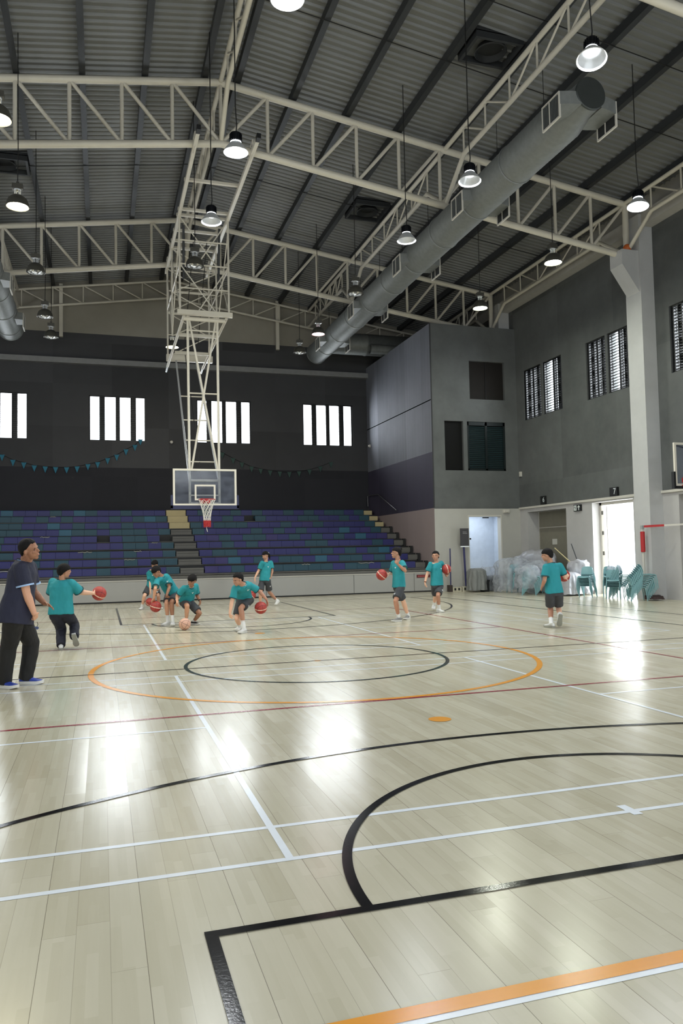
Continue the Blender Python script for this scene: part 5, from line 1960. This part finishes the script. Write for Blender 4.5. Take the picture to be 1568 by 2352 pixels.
    def emblem(bvh, p, d, host, sz=0.022):
        hit = bvh.ray_cast(p + d * 0.4, -d, 0.8)
        if hit[0] is None:
            return
        q_, n_ = hit[0], hit[1]
        if n_.dot(d) < 0:
            n_ = -n_
        rgt = Vector((0, 0, 1)).cross(n_)
        if rgt.length < 0.1:
            return
        rgt.normalize()
        u2 = n_.cross(rgt)
        o_ = q_ + n_ * 0.004
        pts = [(-1, .7), (-.5, .55), (-.1, -.2), (.35, .45), (1, .8), (.15, -.9), (-.25, -.9)]
        vs = [o_ + rgt * a * sz + u2 * b * sz for a, b in pts] + [o_ - n_ * 0.006 + rgt * a * sz + u2 * b * sz for a, b in pts]
        MB().add(vs, [tuple(range(7)), tuple(range(13, 6, -1))] + [(k, k + 7, (k + 1) % 7 + 7, (k + 1) % 7) for k in range(7)]).build('emblem', M_logo, host)
    if not g('polo'):
        emblem(sv, spine(.74) - lat(.7) * .042 * H, front, shirt)
    if g('polo'):
        # placket and open collar wings
        for s in (-1, 1):
            a_ = ncx + fr1 * .052 * H + l1 * s * .002 * H - up * .012 * H
            b_ = ncx + l1 * s * .052 * H - fr1 * .01 * H + up * .008 * H
            c_ = ncx - fr1 * .046 * H + up * .014 * H
            MB().path([a_ - up * .02 * H, (a_ + b_) / 2 + fr1 * .012 * H + up * .004 * H, b_, (b_ + c_) / 2 - fr1 * .01 * H + l1 * s * .012 * H, c_], [.010, .014, .015, .014, .012], 8).build('collar_wing', M_navy, shirt, True)
            MB().path([p + l1 * s * .012 + up * -.010 for p in (a_ - up * .02 * H, (a_ + b_) / 2 + fr1 * .012 * H + up * .004 * H, b_, (b_ + c_) / 2 - fr1 * .01 * H + l1 * s * .012 * H, c_)], .0035, 5).build('collar_stripe', M_pale, shirt, True)
    # --- shorts or trousers
    mb = MB()
    longp = g('long')
    trunk(mb, [(.14, .096, .068), (.0, .100, .074), (-.12, .096, .074), (-.2, .07, .06)])
    for S in 'LR':
        hi, kn, an = J['hip' + S], J['kn' + S], J['an' + S]
        mb.ball(hi, .062 * H * wide, 16, 12)
        if longp:
            wide = min(wide, 1.1)
            mb.tube(hi, kn, .064 * H * wide, .050 * H * wide, n=18)
            mb.ball(kn, .050 * H * wide, 16, 10)
            e = kn + (an - kn) * 1.12
            mb.tube(kn, e, .050 * H * wide, .044 * H * wide, n=18)
        else:
            e = hi.lerp(kn, g('leglen', .80))
            mb.tube(hi, e, .060 * H * wide, .062 * H * wide, n=18)
    sho = remesh(mb, 0.008, 'trousers' if longp else 'shorts', g('pants', M_shorts), root, 1, 0.5, (0.010, 8.0, H * 5 + 2))
    if not longp:
        pv = BVHTree.FromPolygons([v.co + b0 for v in sho.data.vertices], [p.vertices[:] for p in sho.data.polygons])
        p_ = J['hipL'].lerp(J['knL'], .52)
        d_ = (front + Vector((0, 0, .25)) - lat(0) * 0.5).normalized()
        emblem(pv, p_, d_, sho, 0.024)
    # --- socks and shoes
    flat = g('flat', 'LR')
    for S in 'LR':
        kn, an, to = J['kn' + S], J['an' + S], J['to' + S]
        if not longp:
            d = (kn - an).normalized()
            sl = g('sock', .05) * H
            MB().tube(an - d * 0.045 * H, an + d * sl, .027 * H, .0265 * H, n=16).lathe([(.029 * H, sl - .012), (.030 * H, sl - .006), (.029 * H, sl)], an, 16, axis=d).build('sock', M_sock, root, True)
        shoe(root, an, to, kn, H, S in flat, g('shoe', M_shoe), g('sole', M_sole))
    return root, J


def cam_dir(right, toward, upc=0.0):
    """a horizontal heading given as parts to the right of / towards the photographer"""
    return Vector((0.955 * right - 0.297 * toward, -0.297 * right - 0.955 * toward, upc))


POSE = {
'coach':{'pelvis':(-3.751,-0.834,0.873),'neck':(-3.67,-0.787,1.437),'head':(-3.607,-0.927,1.584),'shL':(-3.633,-0.602,1.388),'shR':(-3.691,-0.972,1.383),'elL':(-3.599,-0.561,1.095),'elR':(-3.631,-0.982,1.088),'wrL':(-3.464,-0.704,0.961),'wrR':(-3.551,-0.996,0.863),'hdL':(-3.354,-0.782,0.912),'hdR':(-3.528,-0.892,0.763),'hipL':(-3.729,-0.742,0.818),'hipR':(-3.763,-0.937,0.834),'knL':(-3.621,-0.519,0.502),'knR':(-3.839,-0.739,0.492),'anL':(-3.676,-0.444,0.111),'anR':(-3.9,-0.624,0.109),'toL':(-3.502,-0.488,0.039),'toR':(-3.759,-0.736,0.04)},
'pass':{'pelvis':(-3.456,3.037,0.624),'neck':(-3.454,3.043,1.114),'head':(-3.403,2.966,1.272),'shL':(-3.587,3.136,1.087),'shR':(-3.306,2.983,1.073),'elL':(-3.617,3.263,0.884),'elR':(-3.165,3.108,0.914),'wrL':(-3.52,3.405,0.772),'wrR':(-2.965,3.073,0.892),'hdL':(-3.462,3.515,0.765),'hdR':(-2.883,3.169,0.883),'hipL':(-3.532,3.039,0.558),'hipR':(-3.372,3.051,0.56),'knL':(-3.466,3.29,0.325),'knR':(-3.267,3.335,0.386),'anL':(-3.461,3.031,0.096),'anR':(-3.254,3.031,0.222),'toL':(-3.472,3.191,0.036),'toR':(-3.215,3.042,0.041)},
'bend':{'pelvis':(-1.374,6.811,0.691),'neck':(-1.6,6.623,1.045),'head':(-1.723,6.529,1.153),'shL':(-1.462,6.711,1.015),'shR':(-1.707,6.509,0.967),'elL':(-1.451,6.561,0.812),'elR':(-1.758,6.335,0.798),'wrL':(-1.518,6.443,0.649),'wrR':(-1.78,6.415,0.607),'hdL':(-1.459,6.528,0.577),'hdR':(-1.782,6.504,0.517),'hipL':(-1.291,6.793,0.642),'hipR':(-1.423,6.894,0.654),'knL':(-1.41,6.501,0.492),'knR':(-1.506,6.607,0.474),'anL':(-1.391,6.528,0.123),'anR':(-1.476,6.694,0.123),'toL':(-1.399,6.38,0.033),'toR':(-1.596,6.606,0.037)},
'squat':{'pelvis':(-1.093,6.512,0.507),'neck':(-1.029,6.228,0.832),'head':(-1.024,6.101,0.962),'shL':(-0.911,6.341,0.829),'shR':(-1.178,6.173,0.805),'elL':(-0.88,6.47,0.629),'elR':(-1.312,6.287,0.639),'wrL':(-0.831,6.307,0.515),'wrR':(-1.327,6.137,0.501),'hdL':(-0.811,6.375,0.414),'hdR':(-1.341,6.221,0.41),'hipL':(-1.031,6.451,0.47),'hipR':(-1.154,6.577,0.481),'knL':(-0.853,6.229,0.263),'knR':(-1.11,6.244,0.429),'anL':(-0.942,6.496,0.078),'anR':(-1.113,6.402,0.116),'toL':(-0.851,6.36,0.028),'toR':(-1.135,6.254,0.046)},
'crouch':{'pelvis':(-0.2,4.52,0.624),'neck':(-0.272,4.181,0.908),'head':(-0.394,4.095,1.02),'shL':(-0.133,4.284,0.892),'shR':(-0.435,4.179,0.851),'elL':(0.069,4.352,0.765),'elR':(-0.5,4.166,0.595),'wrL':(0.181,4.258,0.616),'wrR':(-0.541,4.152,0.383),'hdL':(0.216,4.298,0.5),'hdR':(-0.507,4.201,0.271),'hipL':(-0.113,4.506,0.601),'hipR':(-0.279,4.466,0.596),'knL':(-0.316,4.249,0.468),'knR':(-0.375,4.369,0.269),'anL':(-0.267,4.246,0.113),'anR':(-0.271,4.659,0.098),'toL':(-0.379,4.14,0.029),'toR':(-0.365,4.529,0.035)},
'back':{'pelvis':(-1.474,12.057,0.67),'neck':(-1.485,11.936,1.096),'head':(-1.415,11.897,1.26),'shL':(-1.399,11.797,1.046),'shR':(-1.577,12.042,1.004),'elL':(-1.332,11.887,0.834),'elR':(-1.531,11.979,0.759),'wrL':(-1.317,11.873,0.628),'wrR':(-1.534,11.943,0.537),'hdL':(-1.331,11.805,0.527),'hdR':(-1.566,11.923,0.408),'hipL':(-1.388,12.07,0.623),'hipR':(-1.556,12.089,0.627),'knL':(-1.319,11.851,0.373),'knR':(-1.695,11.891,0.389),'anL':(-1.289,12.055,0.102),'anR':(-1.746,12.083,0.11),'toL':(-1.214,11.922,0.035),'toR':(-1.819,11.952,0.037)},
'girl':{'pelvis':(1.612,11.367,0.772),'neck':(1.645,11.386,1.248),'head':(1.634,11.39,1.44),'shL':(1.805,11.431,1.243),'shR':(1.517,11.277,1.236),'elL':(1.833,11.394,1.001),'elR':(1.424,11.341,1.014),'wrL':(1.769,11.315,0.817),'wrR':(1.322,11.352,0.83),'hdL':(1.718,11.275,0.708),'hdR':(1.292,11.351,0.705),'hipL':(1.679,11.316,0.706),'hipR':(1.537,11.407,0.71),'knL':(1.75,11.463,0.398),'knR':(1.456,11.269,0.399),'anL':(1.98,11.563,0.156),'anR':(1.485,11.464,0.106),'toL':(1.925,11.454,0.031),'toR':(1.43,11.315,0.039)},
'thumb':{'pelvis':(3.248,5.148,0.768),'neck':(3.248,5.161,1.267),'head':(3.208,5.161,1.455),'shL':(3.273,4.994,1.24),'shR':(3.204,5.321,1.224),'elL':(3.26,4.802,1.076),'elR':(3.209,5.458,1.012),'wrL':(3.098,4.79,1.215),'wrR':(3.07,5.294,1.004),'hdL':(3.02,4.722,1.294),'hdR':(2.982,5.198,1.016),'hipL':(3.248,5.063,0.701),'hipR':(3.245,5.23,0.697),'knL':(3.067,4.888,0.45),'knR':(3.412,5.329,0.4),'anL':(3.168,5.016,0.121),'anR':(3.558,5.452,0.1),'toL':(3.018,4.979,0.033),'toR':(3.434,5.343,0.031)},
'hip':{'pelvis':(4.921,6.885,0.692),'neck':(4.918,6.897,1.169),'head':(4.918,6.918,1.356),'shL':(5.077,6.94,1.173),'shR':(4.757,6.864,1.162),'elL':(5.195,7.023,0.974),'elR':(4.674,6.891,0.929),'wrL':(5.158,6.846,0.866),'wrR':(4.608,6.889,0.726),'hdL':(5.245,6.918,0.923),'hdR':(4.632,6.937,0.612),'hipL':(5.001,6.908,0.627),'hipR':(4.841,6.852,0.635),'knL':(4.846,6.684,0.408),'knR':(4.953,7.064,0.381),'anL':(4.939,6.848,0.109),'anR':(5.032,7.333,0.17),'toL':(4.982,6.699,0.033),'toR':(4.958,7.228,0.053)},
'away':{'pelvis':(5.296,2.406,0.688),'neck':(5.278,2.439,1.189),'head':(5.196,2.452,1.361),'shL':(5.124,2.378,1.137),'shR':(5.449,2.425,1.155),'elL':(5.073,2.359,0.893),'elR':(5.555,2.423,0.924),'wrL':(5.108,2.517,0.755),'wrR':(5.716,2.56,0.957),'hdL':(5.141,2.628,0.698),'hdR':(5.759,2.674,0.999),'hipL':(5.213,2.42,0.622),'hipR':(5.377,2.388,0.619),'knL':(5.34,2.621,0.354),'knR':(5.501,2.595,0.355),'anL':(5.207,2.401,0.109),'anR':(5.341,2.307,0.218),'toL':(5.166,2.554,0.035),'toR':(5.317,2.31,0.035)}}

HT = {'coach': 1.72, 'pass': 1.48, 'bend': 1.5, 'squat': 1.46, 'crouch': 1.5, 'back': 1.45, 'girl': 1.5, 'thumb': 1.54, 'hip': 1.5, 'away': 1.52}
PJ = {}


def put(key, label, face, **opt):
    r, J = person(key, label, HT[key], POSE[key], face, opt)
    PJ[key] = J
    return r


BALL = {'pass': [-2.87, 3.2, 0.88], 'bend': [-1.74, 6.48, 0.42], 'back': [-1.55, 11.92, 0.21], 'squat': [-1.25, 5.37, 0.12], 'crouch': [0.07, 4.27, 0.46], 'girl': [1.22, 11.35, 0.33], 'thumb': [2.89, 5.22, 0.99], 'hip': [5.17, 6.87, 1.03], 'away': [5.73, 2.73, 0.95]}

put('coach', 'man in navy polo shirt and black trousers standing at the left edge', cam_dir(1, .12, .0), polo=True, shirt=M_navy, trim=M_pale, collar=M_navy, skin=M_skin2,
    long=True, pants=M_blackp, shoe=M_shoeb, hem=-.22, wide=1.16, sleeve=.70, fringe=.52, flat='LR', handR=dict(curl=.95), handL=dict(curl=.22, spread=.25, palm=(-3.5, -1.1, .3)))
put('pass', 'child in long navy trousers seen from behind, holding a ball out to the right', cam_dir(.75, -.66, .0), long=True, pants=M_navyp, wide=1.22, flat='L', fringe=.1, sleeve=.85,
    handR=dict(curl=.28, spread=.5, palm=BALL['pass']), sole=M_soleg)
put('bend', 'child in teal shirt bending low over a red ball left of the aisle', cam_dir(-.45, .8, -.62), fringe=-.05, vol=.04, sock=.07, curve=.03, handR=dict(curl=.2, spread=.4, palm=BALL['bend']), skin=M_skin2)
put('squat', 'child in teal shirt and black shoes squatting behind the pale basketball', cam_dir(-.3, .85, -.42), fringe=-.02, vol=.08, shoe=M_shoek, sock=.04, curve=.02, skin=M_skin2)
put('crouch', 'short haired child crouching forward with a dribbled ball by the left hand', cam_dir(-.75, .6, -.32), fringe=.40, sock=.085, curve=.03, flat='L', handL=dict(curl=.25, spread=.4, palm=BALL['crouch']))
put('back', 'child half hidden behind the bending child, leaning over a ball', cam_dir(-.4, .8, -.6), fringe=.1, curve=.02, handR=dict(curl=.25, spread=.3, palm=BALL['back']))
put('girl', 'child with ponytail and white ribbon walking before the white bleacher front', cam_dir(-.6, .7, -.25), fringe=.12, ponytail=True, flat='R', sock=.03, hem=-.10)
put('thumb', 'child in grey shoes raising a thumb beside the chin', cam_dir(-1, .12, .02), fringe=.2, bun=True, vol=.03, shoe=M_shoeg, sock=.035,
    handL=dict(curl=1.05, thumb='up', palm=(3.0, 4.9, 1.3)), handR=dict(curl=.25, spread=.35, palm=BALL['thumb']), skin=M_skin)
put('hip', 'smiling child holding a ball at the hip in front of the annex corner', cam_dir(-.4, .85, -.02), fringe=.38, flat='L', sock=.075, handL=dict(curl=.3, spread=.3, palm=BALL['hip']))
put('away', 'child walking away on the right, ball under the right arm', cam_dir(-.85, -.35, -.15), fringe=.1, flat='L', sock=.055, sole=M_soleg, handR=dict(curl=.3, spread=.3, palm=BALL['away']))

basketball(BALL['pass'], 'red basketball held out at arm length by the child in navy trousers', M_ballr, (0.6, 0.4, 0.3))
basketball(BALL['bend'], 'red basketball under the hand of the bending child', M_ballr, (0.15, 0.25, 0))
basketball(BALL['back'], 'red basketball farther back, partly behind the bending child\'s hand', M_ballr, (0.9, 0.3, 0.2))
basketball(BALL['squat'], 'pale worn basketball near the floor before the squatting child', M_ballp, (0.1, 0.5, 0.3))
basketball(BALL['crouch'], 'red basketball bouncing right of the crouching child', M_ballr, (0.35, -0.15, 0.1))
basketball(BALL['girl'], 'red basketball mostly hidden behind the crouching child\'s back', M_ballr, (0.2, 0.9, 0.1))
basketball(BALL['thumb'], 'red basketball with a slanting cream band, left of the thumb raising child', M_ballr, (0.5, 0.62, 0.2))
basketball(BALL['hip'], 'red basketball against the hip of the smiling child', M_ballr, (0.4, 1.35, 0.3))
basketball(BALL['away'], 'red basketball tucked under the arm of the child walking away', M_ballr, (0.9, 0.5, 0.8))

# whistle dangling from the coach's fist, wristbands
w_ = PJ['coach']['hdR']
t = thing('whistle', 'small dark blue whistle hanging from the hand of the man in the navy polo', 'whistle', (w_.x, w_.y, w_.z - 0.09))
MB().lathe([(0.001, -.012), (.016, -.012), (.018, 0), (.016, .012), (.001, .012)], (w_.x, w_.y, w_.z - .07), 16, axis=(0, 1, 0)).box((w_.x - .03, w_.y - .009, w_.z - .065), (w_.x, w_.y + .009, w_.z - .054)).build('whistle_body', mat('navy_plastic', (34, 52, 96), 0.4), t, True)
MB().path([(w_.x, w_.y, w_.z), (w_.x + .008, w_.y, w_.z - .03), (w_.x, w_.y, w_.z - .055)], .003, 5).build('cord', M_cable, t)
for key, S, m_, lb in (('squat', 'L', M_dark, 'black wristband on the squatting child\'s left wrist'), ('hip', 'R', mat('brown_band', (120, 70, 46), 0.6), 'brown wristband on the smiling child\'s lowered wrist')):
    J = PJ[key]
    d = (J['wr' + S] - J['el' + S]).normalized()
    p = J['wr' + S] - d * .015
    o = MB().lathe([(.024, -.012), (.031, -.012), (.031, .012), (.024, .012)], p, 20, axis=d).build('wristband', m_, smooth=True)
    tag(o, lb, 'wristband')
